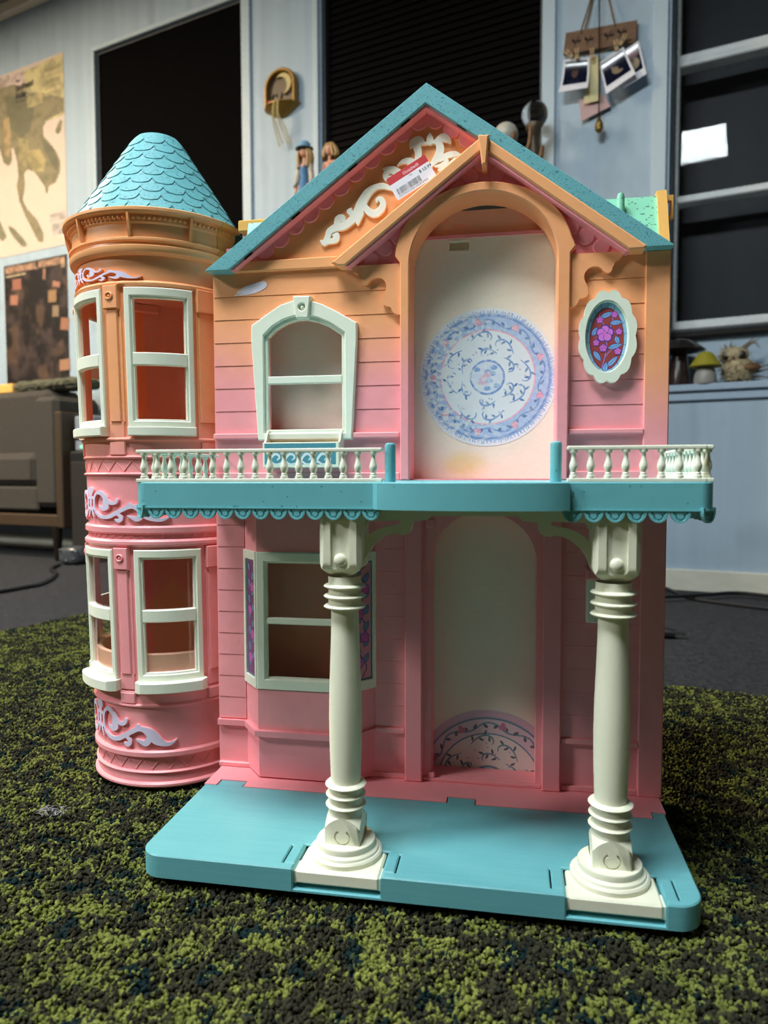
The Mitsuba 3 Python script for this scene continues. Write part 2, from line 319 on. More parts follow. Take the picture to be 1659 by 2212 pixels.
# great arch
ao = Polygon([(-.1405, .409), (-.1405, .6625), (-.1463, .670)]+[(-.0455-.1005*math.cos(t)*1.0, .668+.0795*math.sin(t)) for t in np.linspace(.18, PI-.18, 64)]+[(.0583, .670), (.0528, .6629), (.0515, .409)])
AR = part('arch_frame', slab(ao.difference(arch_in), -.012, .034, .0014), 'shell_plastic', smooth=35)
part('arch_sill', bx(-.1294, .0385, -.002, .034, .405, .4105), 'pink_plastic', smooth=False)
# fretwork brackets beside the arch
bk = Polygon([(-.2003, .6625), (-.1967, .6555), (-.191, .6522), (-.1889, .647), (-.1838, .6418), (-.1795, .6423), (-.1735, .6375), (-.158, .632), (-.1612, .626), (-.1622, .6195), (-.1587, .6145), (-.1522, .6125), (-.1508, .6083), (-.1475, .6047), (-.1405, .603), (-.1405, .6625)])
bk = bk.difference(Point(-.1685, .6365).buffer(.0112)).union(Point(-.183, .6445).buffer(.0046)).union(Point(-.1572, .6195).buffer(.005)).difference(Point(-.1685, .6365).buffer(.0105))
bk = max(polys(bk.buffer(.0005).buffer(-.0005)), key=lambda g: g.area)
part('arch_bracket', slab(bk, -.007, 0, .001), 'shell_plastic', smooth=False)
part('arch_bracket', slab(affinity.scale(bk, -1, 1, origin=(-.0447, 0)), -.007, 0, .001), 'shell_plastic', smooth=False)
# gable: recessed orange triangle with its scallops and scrollwork
gab = Polygon([(-.352, ZE), (.1335, ZE), (-.1095, .8405)])
ped_out = Polygon([(-.2199, .6638), (-.0447, .7945), (.1318, .6635), (.1305, .6600), (-.2120, .6595)])
ped_in = Polygon([(-.2040, .6590), (-.0447, .7793), (.1148, .6590)])
GB = part('gable', slab(gab.difference(ped_out.buffer(-.002)).difference(ao.buffer(-.001)), -.0012, 0), 'orange_plastic', smooth=False)
obj('fascia', slab(Polygon([(-.347, .6625), (-.3415, .6755), (-.2145, .6755), (-.222, .6668), (-.2175, .6625)]), -.0065, 0, .0016), 'orange_plastic', GB, smooth=False)
cl = [(-.3169, .6813), (-.298, .6944), (-.2785, .7087), (-.26, .7215), (-.2415, .7358), (-.2226, .7502), (-.2037, .7652), (-.1852, .7792), (-.1664, .7937), (-.1477, .8073), (-.1287, .8195), (-.1092, .8300)]
cl = [(-.3355, .6672)]+cl
def scallop_row(cusps, lift, parent, mt, y, clip, mirror=None, nm='scallop'):
    for (x0, z0), (x1, z1) in zip(cusps[:-1], cusps[1:]):
        mx, mz = (x0+x1)/2, (z0+z1)/2; dx, dz = x1-x0, z1-z0; L = math.hypot(dx, dz); nx, nz = -dz/L, dx/L
        g = Point(mx+nx*.0006, mz+nz*.0006).buffer(L*.5, 12).union(Polygon([(x0, z0), (x1, z1), (x1+nx*lift, z1+nz*lift), (x0+nx*lift, z0+nz*lift)])).intersection(clip)
        if mirror: g = affinity.scale(g, -1, 1, origin=(mirror, 0))
        if g.area > 1e-5: obj(nm, slab(g, y-.0022, y, .0008), mt, parent, smooth=False)
scallop_row(cl, .008, GB, 'pink_plastic', -.001, gab.buffer(.01))
scallop_row(cl[7:], .008, GB, 'pink_plastic', -.001, gab.buffer(.01), mirror=-.1095)
PD = part('pediment', slab(ped_out.difference(ped_in), -.022, 0, .0016), 'orange_plastic', smooth=False)
obj('recess', slab(ped_in.intersection(sbox(-1, .6625, 1, 1)).difference(ao.buffer(-.001)), -.0016, -.0004), 'pink_plastic', PD, smooth=False)
pc = [(-.196+.0166*i, .6625+.0126*i) for i in range(10)]
def hang(mirror):
    for x, z in pc[1:]:
        g = Point(x+.0035, z-.0055).buffer(.0092, 10).intersection(ped_in).difference(ao)
        g = affinity.scale(g, -1, 1, origin=(-.0447, 0)) if mirror else g
        for q in polys(g)[:1]:
            if q.area > 3e-5: obj('scallop', slab(q, -.0034, -.0014, .0008), 'pink_plastic', PD, smooth=False)
hang(0); hang(1)
obj('inner_strip', slab(ped_in.difference(affinity.translate(ped_in, 0, -.0035)), -.0195, 0), 'pink_plastic', PD, smooth=False)
obj('keystone', slab(mm((-50.2, 792.6), (-38.0, 791.6), (-40.6, 759.5), (-45.8, 759.9)), -.028, 0, .0016), 'orange_plastic', PD, smooth=False)
# scrollwork, drawn in the scale of a close look at the gable
GX, GZ = lambda x: -.2658+x*.1553e-3, lambda y: .8263-y*.1370e-3
def gs(*pts): return stroke([((x-165)*.1552e-3-.2381, .6952-(y-975)*.1365e-3-(x-165)*.0021e-3, w*.145e-3) for x, y, w in pts])
scroll = [gs((170, 975, 6), (200, 1000, 24), (225, 950, 25), (240, 900, 28), (290, 870, 32), (350, 860, 34), (410, 820, 34), (460, 760, 40), (490, 680, 42), (540, 590, 36), (600, 545, 25), (660, 540, 24), (720, 565, 18)),
          gs((215, 985, 22), (255, 985, 22), (290, 970, 28), (300, 930, 18), (270, 935, 10)), gs((300, 850, 26), (310, 800, 32), (340, 790, 28), (352, 825, 12)), gs((440, 790, 22), (410, 750, 24), (390, 735, 16), (412, 715, 8)),
          gs((480, 760, 34), (465, 820, 22), (460, 860, 4)), gs((510, 680, 18), (540, 740, 28), (590, 770, 32), (640, 740, 30), (660, 690, 26), (640, 645, 20), (615, 650, 14), (610, 668, 8)),
          gs((665, 395, 8), (700, 400, 22), (750, 420, 34), (810, 470, 26), (830, 530, 20)), gs((730, 400, 20), (680, 440, 24), (690, 480, 22), (720, 465, 10)),
          gs((770, 375, 6), (810, 345, 18), (860, 345, 28), (910, 370, 26), (925, 320, 26), (925, 260, 30), (905, 210, 32), (885, 185, 22)), gs((865, 232, 6), (885, 190, 24), (930, 178, 34), (965, 205, 16), (1000, 205, 10)),
          gs((1015, 125, 3), (1013, 160, 24), (1015, 192, 30)), gs((1166, 218, 5), (1150, 190, 22), (1110, 170, 34), (1065, 195, 20), (1030, 205, 10)), gs((1075, 195, 26), (1092, 260, 32), (1080, 310, 30), (1060, 345, 28), (1040, 375, 20)),
          gs((1085, 350, 20), (1140, 320, 24), (1200, 310, 22), (1240, 325, 10)), gs((1055, 402, 8), (1100, 400, 18), (1140, 365, 16), (1120, 352, 8)), gs((1085, 435, 14), (1110, 425, 14), (1170, 385, 16), (1200, 350, 10)),
          gs((910, 370, 24), (960, 395, 20), (1020, 390, 20), (1060, 345, 20))]
obj('scrollwork', slab(unary_union(scroll).simplify(1e-4), -.0042, 0, .0009), 'white_paint', GB, smooth=False)
# teal gable roof boards
rf = Polygon([(-.1087, .8582), (.1607, .6629), (.1600, .6619), (.1318, .6622), (-.1097, .8360), (-.3478, .6620), (-.3772, .6620), (-.3776, .6628)])
RF = part('gable_roof', slab(rf, -.020, .018, .0012), 'speckled_teal', smooth=False)
obj('soffit', slab(Polygon([(-.1097, .8366), (.1318, .6628), (.1268, .6628), (-.1097, .8326), (-.3425, .6626), (-.3478, .6626)]), -.0165, -.001), 'pink_plastic', RF, smooth=False)
for t in (.08, .33, .62, .88):
    x = -.3478+.238*t; z = .662+.174*t
    obj('clip', slab(Polygon([(x, z-.001), (x+.010, z+.0063), (x+.011, z+.0048), (x+.001, z-.0025)]), -.0175, -.010), 'slot_dark', RF, smooth=False)
for t in (.15, .4):
    x = -.1097+.2415*t; z = .8360-.1738*t
    obj('clip', slab(Polygon([(x, z+.001), (x+.010, z-.0063), (x+.009, z-.0078), (x-.001, z-.0005)]), -.0175, -.010), 'slot_dark', RF, smooth=False)
# folded main roof behind the gable
def sloped(x0, x1, t, m, n, d0=0.0):
    c = [(y-d0*.95*0, z) for y, z in ((.0, .662), (.0235, .731))]
    v = np.array([[x0, c[0][0], c[0][1]], [x1, c[0][0], c[0][1]], [x1, c[1][0], c[1][1]], [x0, c[1][0], c[1][1]]])
    v2 = v+np.array([0, t, -t*.35]); return trimesh.convex.convex_hull(np.vstack([v, v2]))
MR = part('main_roof', sloped(.06, .150, .004, '', ''), 'speckled_green', smooth=False)
obj('slope', sloped(-.338, -.26, .004, '', ''), 'speckled_green', MR, smooth=False)
for m in (bx(-.353, -.135, .026, .046, .722, .7365, .0015), bx(.04, .151, .024, .046, .7185, .7305, .0015)): obj('ridge_bar', m, 'yellowed_plastic', MR, smooth=False)
obj('ridge_inside', cat(slab(sbox(-.135, .7005, .15, .7345).difference(unary_union([sbox(-.083, .7165, -.068, .7195)]+[ell(-.012+d, .7035, .006-abs(d)*.1, .004-abs(d)*.05) for d in (-.034, -.007, 0, .007, .034)])), .040, .0415), slab(sbox(-.135, .7005, .15, .731), .054, .056)), 'inner_plastic', MR, smooth=False)
rk = np.array([[x, y, z] for x in (.149, .1595) for y, z in ((-.006, .660), (.008, .660), (.0205, .736), (.034, .736))])
obj('rake_trim', trimesh.convex.convex_hull(rk), 'yellowed_plastic', MR, smooth=False)
obj('hook', front(prism(sbox(.1595, .706, .1685, .733).difference(sbox(.161, .710, .1665, .7265)), -.036, -.028)), 'yellowed_plastic', MR, smooth=False)
obj('peg', lathe([(0, .7335), (.003, .732), (.0042, .728), (.0046, .70), (.0046, .69)], 14, at=(.1085, .012, 0)), 'speckled_green', MR)
# price tag
tc = np.array([(-.1555, .7570), (-.1105, .7818), (-.0965, .7563), (-.1425, .7318)])
tw_, th_ = np.linalg.norm(tc[1]-tc[0]), np.linalg.norm(tc[3]-tc[0]); ta = math.atan2(*(tc[1]-tc[0])[::-1])
def tagm(m, y=-.0135):
    m = front(m, 0); m.apply_transform(trimesh.transformations.rotation_matrix(-ta, [0, 1, 0])); return move(m, (tc[3][0], y, tc[3][1]))
TG = part('price_tag', tagm(prism(sbox(.002, .002, tw_-.002, th_-.002).buffer(.002), 0, .0004)), 'paper_white', smooth=False); tag(TG, 'white and red shop price sticker on the gable scrollwork')
obj('red_band', tagm(prism(sbox(.002, th_-.0095, tw_-.002, th_-.002).buffer(.002).intersection(sbox(0, th_-.0088, 1, 1)), .0004, .0005)), 'red_print', TG, smooth=False)
def word(s, h, x, z, mt, parent=TG, y=-.0135, f=tagm, bold=False, d=.0001, h0=.0005):
    m = meshkit.text_mesh(s, h, d, bold); m.apply_translation((x, z, h0)); return obj('lettering', f(m), mt, parent, smooth=False)
word('Goodwill', .0036, .0195, th_-.0068, 'paper_white')
word('Toy', .0018, .0245, th_-.0118, 'black_print'); word('$ 12.99', .0031, .0365, .0132, 'black_print', bold=True)
word('CC4000054085 1233630891', .0019, .004, .0016, 'black_print')
bars = []; x = .0045
while x < .0345:
    w = rnd.choice((.0002, .0002, .0004, .0006)); bars.append(sbox(x, .0045, x+w, .0118)); x += w+rnd.choice((.00025, .0003, .0005))
obj('barcode', tagm(prism(unary_union(bars), .0004, .0005)), 'black_print', TG, smooth=False)
# scuffed paint on the top board
sc = stroke([(-.346, .636, .0012), (-.338, .6395, .004), (-.326, .6425, .0058), (-.316, .6452, .0055), (-.3105, .647, .0048)])
part('scuff_mark', slab(sc, -.0022, -.0012), 'scuff_white', smooth=False)
# arched window
AW = part('arched_window', slab(frame_win.difference(win_in.buffer(.0045, join_style='mitre')), -.0085, 0, .0013), 'cream_plastic', smooth=False); tag(AW, 'cream arched sash window frame')
obj('inner_frame', slab(win_in.buffer(.0048, join_style='mitre').difference(win_in), -.0045, .003, .001), 'cream_plastic', AW, smooth=False)
obj('mullion', slab(sbox(-.3045, .5262, -.2115, .5355), -.0055, .003, .001), 'cream_plastic', AW, smooth=False)
ks = mm((-270, 629.3), (-248.4, 628.6), (-251.2, 602.6), (-266.3, 603.2))
kb = obj('keystone', slab(ks.difference(Point(-.259, .616).buffer(.0043)), -.0128, 0, .0012), 'cream_plastic', AW, smooth=False)
obj('boss', cat(slab(Point(-.259, .616).buffer(.0044), -.0085, -.006), move(ball((0, 0, 0), .0023, 2), (-.259, -.0095, .616))), 'cream_plastic', AW)
FB = part('flower_box', cat(bx(-.3055, -.211, -.0245, -.022, .4243, .4545, .0008), bx(-.3055, -.211, -.024, 0, .4243, .427), bx(-.301, -.215, -.004, 0, .448, .4625, .001), bx(-.301, -.215, -.0055, -.0, .4625, .4675, .001)), 'ivory_plastic', smooth=False); tag(FB, 'ivory window box with teal scroll print')
for xx in (-.3055, -.2135):
    s = Polygon([(-.024, .4545), (-.020, .4545), (-.0165, .458), (-.0135, .464), (-.008, .4695), (-.003, .4705), (0, .466), (0, .4243), (-.024, .4243)])
    m = prism(s, 0, .0025); v = m.vertices; obj('end_cap', tm(np.c_[xx+v[:, 2], v[:, 0], v[:, 1]], m.faces), 'ivory_plastic', FB, smooth=False)
def bs(*p): return stroke([(-.3055+x*.0945/630, .4243+(205-y)*.0302/205, w*.15e-3) for x, y, w in p])
TL_, SC_, LV_ = (76, 132, 144), (206, 210, 212), (150, 152, 200)
fb = [(sbox(-.3025, .4285, -.2155, .4525).buffer(.0005), TL_)]
for o in (60, 185, 320, 450): fb += [(bs((o, 165, 3), (o+8, 130, 9), (o+35, 98, 11), (o+68, 100, 9), (o+80, 125, 8), (o+62, 142, 5)), SC_), (bs((o+12, 160, 9), (o+45, 178, 7), (o+90, 170, 8), (o+108, 140, 7), (o+100, 118, 3)), SC_), (bs((o+84, 100, 3), (o+100, 84, 6), (o+118, 78, 2)), LV_)]
fm, fc = decal(fb, 1e-5); obj('scroll_print', front(fm, -.0247), 'printed', FB, smooth=False, color=fc)
# oval stained glass window
ov = Polygon([(.0938+.0318*(.93+.075*abs(math.sin(6*t)))*math.cos(t), .5688+.0520*(.93+.075*abs(math.sin(6*t)))*math.sin(t)) for t in np.linspace(0, 2*PI, 121)[:-1]]).buffer(.0004).buffer(-.0004)
OV = part('oval_window', slab(ov.difference(ell(.093, .5692, .0236, .0402, 32)), -.0105, 0, .0016), 'cream_plastic', smooth=25); tag(OV, 'cream scalloped oval window frame with stained glass')
obj('inner_rim', slab(ell(.093, .5692, .0238, .0405, 32).difference(ell(.093, .5690, .0222, .0386, 32)), -.0074, 0, .0008), 'cream_plastic', OV, smooth=25)
def fl(cx, cz, r, col, out=(86, 60, 140), n=5, a0=.3):
    o = [(unary_union([ell(cx+r*.55*math.cos(a0+2*PI*k/n), cz+r*.55*math.sin(a0+2*PI*k/n), r*.52) for k in range(n)]).buffer(r*.09), out)]
    for k in range(n):
        x, z = cx+r*.55*math.cos(a0+2*PI*k/n), cz+r*.55*math.sin(a0+2*PI*k/n); o += [(ell(x, z, r*.52), out), (ell(x, z, r*.455), col)]
    return o+[(ell(cx, cz, r*.16), (232, 110, 190))]
def leaf(cx, cz, L, w, a, col, out=(52, 58, 120)):
    p = Polygon([(-L/2, 0), (-L*.2, w/2), (L*.2, w*.4), (L/2, 0), (L*.2, -w*.4), (-L*.2, -w/2)]).buffer(w*.12)
    p = affinity.translate(affinity.rotate(p, a, origin=(0, 0)), cx, cz)
    return [(p.buffer(w*.12), out), (p, col), (affinity.translate(affinity.rotate(sbox(-L*.42, -w*.04, L*.42, w*.04), a, origin=(0, 0)), cx, cz), out)]
OC, OZ = .0931, .5672
def og(u, v): return OC+u*.0182, OZ+v*.0340
og_l = [(ell(.093, .569, .0222, .0384, 32), (140, 178, 202))]
for k in range(18):
    t = 2*PI*k/18+.12; og_l.append((LineString([(OC+.017*math.cos(t), OZ+.032*math.sin(t)), (OC+.0225*math.cos(t), OZ+.0015+.039*math.sin(t))]).buffer(.00022), (48, 70, 100)))
og_l += [(ell(OC, OZ, .0186, .0344, 32), (60, 44, 96)), (ell(OC, OZ, .0180, .0337, 32), (152, 66, 64))]
vine = lambda *p: (stroke([(*og(u, v), w*1.3e-3) for u, v, w in p]), (142, 132, 216))
og_l += [vine((-.25, -.95, .4), (-.1, -.6, .35), (.02, -.2, .3), (-.2, .1, .3), (-.7, .05, .2)), vine((-.1, -.6, .35), (.3, -.35, .3), (.6, -.3, .2)), vine((.02, -.1, .3), (.45, .2, .3), (.75, .35, .2)), vine((0, .3, .3), (-.3, .6, .3), (-.45, .8, .2)), vine((.2, .35, .3), (.35, .65, .3), (.4, .85, .2))]
for u, v, L, a in ((.0, .78, .013, 20), (.55, .52, .012, 5), (-.72, .25, .009, 60), (.5, -.25, .014, 15), (-.55, -.55, .012, -55), (.35, -.75, .014, 45), (.62, -.05, .008, -70), (-.05, -.93, .010, 80)): og_l += leaf(*og(u, v), L, .0042, a, (122, 164, 214))
for u, v, r in ((-.1, .17, .0088), (-.42, .62, .0036), (.45, .78, .0034), (.72, .22, .0034), (-.62, -.12, .0034), (-.2, -.3, .0042), (.66, -.42, .0036)): og_l += fl(*og(u, v), r, (214, 122, 212) if r > .008 else (206, 108, 198))
om, oc = decal(og_l, 6e-6); obj('stained_glass', front(om, -.0058), 'printed', OV, smooth=False, color=oc)
# door frame and the plate beside it
DF = part('door_frame', cat(slab(sbox(-.1355, .0455, -.1145, .384), -.010, 0, .0014), slab(sbox(.0262, .0455, .0475, .384), -.010, 0, .0014)), 'pink_plastic', smooth=False)
obj('reveal', slab(sbox(-.1145, .0455, .0262, .384).difference(door_in), .002, .034, .0005), 'pink_plastic', DF, smooth=25)
obj('threshold', bx(-.1145, .0262, -.004, .034, .045, .0495, .001), 'pink_plastic', DF, smooth=False)
for m in (bx(-.108, -.100, -.004, .004, .0495, .056, .0008), bx(-.112, -.1, -.002, .004, .352, .3625, .0008)): obj('hinge', m, 'pink_plastic', DF, smooth=False)
WP_ = part('wall_lantern', slab(sbox(.0745, .246, .0945, .300), -.012, 0, .002), 'cream_plastic', smooth=False); tag(WP_, 'cream plate half hidden behind the right column')
obj('top', slab(sbox(.0735, .296, .097, .3085), -.014, 0, .002), 'pink_plastic', WP_, smooth=False)
# bay window
bp = [(-.339, 0), (-.312, -.032), (-.200, -.032), (-.173, 0)]
def bayprism(p, z0, z1, bot=None):
    return prism(Polygon(p), z0, z1)
BW = part('bay_window', bayprism(bp, .1055, .1555), 'shell_plastic', smooth=False)
obj('head_panel', bayprism(bp, .3235, .384), 'shell_plastic', BW, smooth=False)
bl = [(-.345, .001), (-.3145, -.0385), (-.1975, -.0385), (-.167, .001)]
obj('ledge', cat(bayprism(bl, .0995, .1065), bx(XL, -.339, -.006, .002, .0995, .1065), bx(-.173, -.168, -.006, .002, .0995, .1065)), 'pink_plastic', BW, smooth=False)
obj('skirt', bayprism([(-.339, .001), (-.312, -.030), (-.200, -.030), (-.173, .001)], .047, .0995), 'pink_plastic', BW, smooth=False)
obj('frame', slab(sbox(-.3125, .1565, -.1995, .3235).difference(sbox(-.3015, .1695, -.2105, .3115)), -.0345, -.027, .0014), 'cream_plastic', BW, smooth=False)
obj('inner_frame', slab(sbox(-.3025, .1685, -.2095, .3125).difference(sbox(-.2995, .1715, -.2125, .3098)), -.031, -.027), 'cream_plastic', BW, smooth=False)
obj('mullion', slab(sbox(-.302, .2362, -.210, .2440), -.0325, -.027, .001), 'cream_plastic', BW, smooth=False)
def bayside(m, right):
    L = math.hypot(.027, .032); a = math.atan2(-.032, .027)
    m = front(m, 0)                                  # u 0..L starts at the wall corner
    if right: m.vertices[:, 0] = m.vertices[:, 0]
    m.apply_transform(trimesh.transformations.rotation_matrix(a if not right else -a, [0, 0, 1]))
    return move(m, (-.339, 0, 0) if not right else (-.200, -.032, 0))
LB = math.hypot(.027, .032)
for r in (0, 1):
    obj('side_frame', bayside(prism(sbox(0, .1565, LB, .3235).difference(sbox(.0065, .1685, LB-.005, .3125)), -.004, .0025, .0008), r), 'cream_plastic', BW, smooth=False)
    lay = [(sbox(.006, .168, LB-.0045, .313), (84, 110, 132)), (sbox(.0085, .1705, LB-.007, .3105), (206, 140, 150) if r else (120, 70, 110))]
    x0, x1 = .0095, LB-.008; cxx = (x0+x1)/2; zz = np.linspace(.172, .309, 15)
    lay.append((stroke([(cxx+.0065*math.sin(i*1.3), z, .0007) for i, z in enumerate(zz)]).intersection(sbox(.0085, .17, LB-.007, .311)), (70, 66, 130)))
    for i, z in enumerate(zz[1:-1]):
        sx = 1 if i % 2 else -1
        lay += leaf(cxx+sx*.006, z+.003, .0105, .0055, 60*sx, (110, 136, 170))
        if i % 3 == 1: lay += fl(cxx-sx*.004, z-.001, .0062, (200, 96, 170))
    m, c = decal(lay, 6e-6); obj('stained_glass', bayside(m, r), 'printed', BW, smooth=False, color=c)
part('bay_interior', cat(bx(-.338, -.174, .028, .031, .05, .384), bx(-.338, -.174, .0, .03, .12, .1565)), 'inner_plastic', smooth=False)
# round rug prints on the back panels
def rugprint(cx, cz, R, faint=False, phase=0.0):
    B1, B2, W, PK, DK = ((140, 166, 204), (110, 142, 192), (212, 218, 222), (214, 158, 178), (92, 124, 168)) if not faint else ((196, 170, 186), (112, 140, 160), (214, 208, 200), (190, 120, 140), (96, 108, 116))
    L = [(ell(cx, cz, R, n=40), (222, 224, 228))]
    if not faint:
        for k in range(230):
            t = 2*PI*k/230+rnd.uniform(-.01, .01); a, b = R*.9, R*rnd.uniform(.94, .97)
            L.append((LineString([(cx+a*math.cos(t), cz+a*math.sin(t)), (cx+b*math.cos(t+rnd.uniform(-.01, .01)), cz+b*math.sin(t))]).buffer(R*.006), (140, 164, 206)))
    else: L.append((ell(cx, cz, R*.995, n=40), (206, 176, 190)))
    L += [(ell(cx, cz, R*.92, n=40), B1), (ell(cx, cz, R*.90, n=40), B2), (ell(cx, cz, R*.875, n=40), (160, 182, 214) if not faint else (206, 190, 196)), (ell(cx, cz, R*.69, n=40), PK if not faint else B2), (ell(cx, cz, R*.67, n=40), W)]
    ring = [(cx+R*(.785+.045*math.sin(9*t))*math.cos(t), cz+R*(.785+.045*math.sin(9*t))*math.sin(t), R*.011) for t in np.linspace(0, 2*PI, 110)]
    L.append((stroke(ring, 1, 3), B2))
    for k in range(36):
        t = 2*PI*k/36+.06; L.append(leaf(cx+R*.785*math.cos(t), cz+R*.785*math.sin(t), R*.075, R*.034, math.degrees(t)+(50 if k % 2 else -40), DK, DK)[1])
    for k in range(9):
        t = 2*PI*(k+.5)/9+phase; L += fl(cx+R*.80*math.cos(t), cz+R*.80*math.sin(t), R*.05, PK, (196, 130, 160), 3, t)[:-1]
    for k in range(14):                               # curling sprigs
        t = 2*PI*k/8+.2 if k < 8 else 2*PI*k/6+.5; d = 1 if k % 2 else -1; r0 = R*(.52, .48, .56)[k % 3] if k < 8 else R*.34; px, pz = cx+r0*math.cos(t), cz+r0*math.sin(t)
        a0 = t+PI/2*d; c, q = np.array([px-R*.13*math.cos(a0), pz-R*.13*math.sin(a0)]), []
        ang, stp = a0-.7*d, R*(.048 if k < 8 else .036)
        for i in range(13):
            q.append((c[0], c[1], R*(.005+.007*math.sin(PI*i/12)))); ang += d*(.03+.042*i); c = c+stp*np.array([math.cos(ang), math.sin(ang)])*(1-.045*i)
        L.append((stroke(q, 2, 3), B2))
        for i in (1, 3, 5, 7):
            aa = math.atan2(q[i+1][1]-q[i][1], q[i+1][0]-q[i][0]); sd = 1 if i % 4 == 1 else -1; la = aa+sd*1.0
            L.append(leaf(q[i][0]+R*.048*math.cos(la), q[i][1]+R*.048*math.sin(la), R*.070, R*.026, math.degrees(la), DK, DK)[1])
    for k in range(30):
        t, r0 = rnd.uniform(0, 2*PI), R*rnd.uniform(.3, .62); L.append((ell(cx+r0*math.cos(t), cz+r0*math.sin(t), R*.011, R*.008, 6), (150, 130, 170)))
    L += [(ell(cx, cz, R*.255), B2), (ell(cx, cz, R*.225), (196, 204, 218))]
    for k in range(16):
        t, r0 = rnd.uniform(0, 2*PI), R*rnd.uniform(0, .19); L.append((ell(cx+r0*math.cos(t), cz+r0*math.sin(t), R*.05, R*.035, 6).intersection(ell(cx, cz, R*.22)), (198, 168, 188) if k % 2 else (128, 158, 198)))
    return L
mR, cR = decal(rugprint(-.0405, .5332, .0832), 4e-6); k = part('rug_sticker', front(mR, .0346), 'worn_print', smooth=False, color=cR); tag(k, 'worn round blue and white rug sticker in the arch')
clip = sbox(-.2, .049, .2, .16)
rl = [(p.intersection(clip), c) for p, c in rugprint(-.036, .030, .094, True, .3)]
mR, cR = decal([x for x in rl if not x[0].is_empty], 4e-6); k = part('rug_sticker', front(mR, .0346), 'printed', smooth=False, color=cR); tag(k, 'faded round pink and grey rug sticker behind the door')

# ------------------------------------------------------------------ turret (axis leans very slightly)
CY = .078
def twp(th, r, z):
    k = 1+.06*z/.7
    return np.stack([-.475-.015*(z-.02)+r*k*np.sin(th), CY-r*k*np.cos(th), z], -1)
def bend(m, r0, size=.008):
    v, f = trimesh.remesh.subdivide_to_size(m.vertices, m.faces, size, max_iter=12)
    return tm(twp(v[:, 0]/.1, r0+v[:, 2], v[:, 1]), f)
def arc(th0, th1, z0, z1): return sbox(math.radians(th0)*.1, z0, math.radians(th1)*.1, z1)
def tring(prof, th0=-150, th1=79, n=64):
    pr = np.array(prof, float); th = np.radians(np.linspace(th0, th1, n))
    v = np.concatenate([twp(t, pr[:, 0], pr[:, 1]) for t in th]); k = len(pr); f = []
    for i in range(n-1):
        for a in range(k):
            b = (a+1) % k
            f += [[i*k+a, (i+1)*k+a, (i+1)*k+b], [i*k+a, (i+1)*k+b, i*k+b]]
    return tm(v, f)
WINT = [('up', 3.0, 46.5, .4755, .645, .4848, .632, .5504, .5664), ('up', -59.0, -13.8, .4755, .645, .4848, .632, .5504, .5664), ('up', -121, -76, .4755, .645, .4848, .632, .5504, .5664),
        ('low', 3.0, 47.8, .1465, .3225, .167, .3102, .2306, .2468), ('low', -59.0, -13.5, .1465, .3225, .167, .3102, .2306, .2468), ('low', -121, -76, .1465, .3225, .167, .3102, .2306, .2468)]
holes = unary_union([arc(a+5.5, b-5.5, p0, p1) for _, a, b, _, _, p0, p1, _, _ in WINT])
TW = part('turret', cat(bend(prism(arc(-150, 80, .02, .69).difference(holes), -.003, 0), .1), ), 'shell_plastic', smooth=40)
def rr(r, z0, z1, b=.0012, inner=.097): return [(inner, z0), (r-b, z0), (r, z0+b), (r, z1-b), (r-b, z1), (inner, z1)]
for prof in (rr(.1055, .0185, .026, .0025), rr(.1015, .026, .0362, .0005), rr(.1035, .0362, .040, .0018), rr(.1045, .057, .0665, .0022), rr(.1030, .1215, .1262, .0016), rr(.1020, .1385, .1425, .001),
             rr(.1055, .326, .3355, .003), rr(.1042, .3415, .3525, .0024), rr(.103, .415, .419, .0016), rr(.103, .4358, .4402, .0018), rr(.104, .4575, .4625, .0018), rr(.1045, .6462, .6535, .003)):
    obj('ring', tring(prof), 'shell_plastic', TW, smooth=30)
cor = [(.097, .684), (.1035, .684), (.1075, .6868), (.1085, .690), (.1085, .694), (.106, .6955), (.1055, .6985), (.1085, .7005), (.1085, .703), (.1045, .705), (.1045, .7205), (.1065, .7225), (.1068, .7305), (.1128, .7318), (.1145, .7338), (.1145, .737), (.111, .739), (.097, .739)]
CO = obj('cornice', tring(cor, -150, 66), 'orange_plastic', TW, smooth=25)
obj('cornice_end', tring(cor, 66.3, 84, 8), 'yellowed_plastic', TW, smooth=25)
beads = [ball((0, 0, 0), .0023, 2) for _ in range(1)][0]
for j, th in enumerate(np.arange(-92, 80, 3.05)):
    if min(abs(th-a) for a in (-64, -27.5, 9, 45.5)) < 1.4: continue
    obj('bead', move(beads, twp(math.radians(th), np.array(.1078), .7268)), 'orange_plastic' if th < 66 else 'yellowed_plastic', TW)
for th in (-64, -27.5, 9, 45.5):
    s = Polygon([(.104, .703), (.1085, .704), (.1105, .712), (.1125, .722), (.1135, .731), (.104, .731)])
    m = prism(s, -.0013, .0013); v = m.vertices
    obj('cornice_bracket', tm(twp(np.radians(th)+v[:, 2]/.11, v[:, 0], v[:, 1]), m.faces), 'orange_plastic', TW, smooth=False)
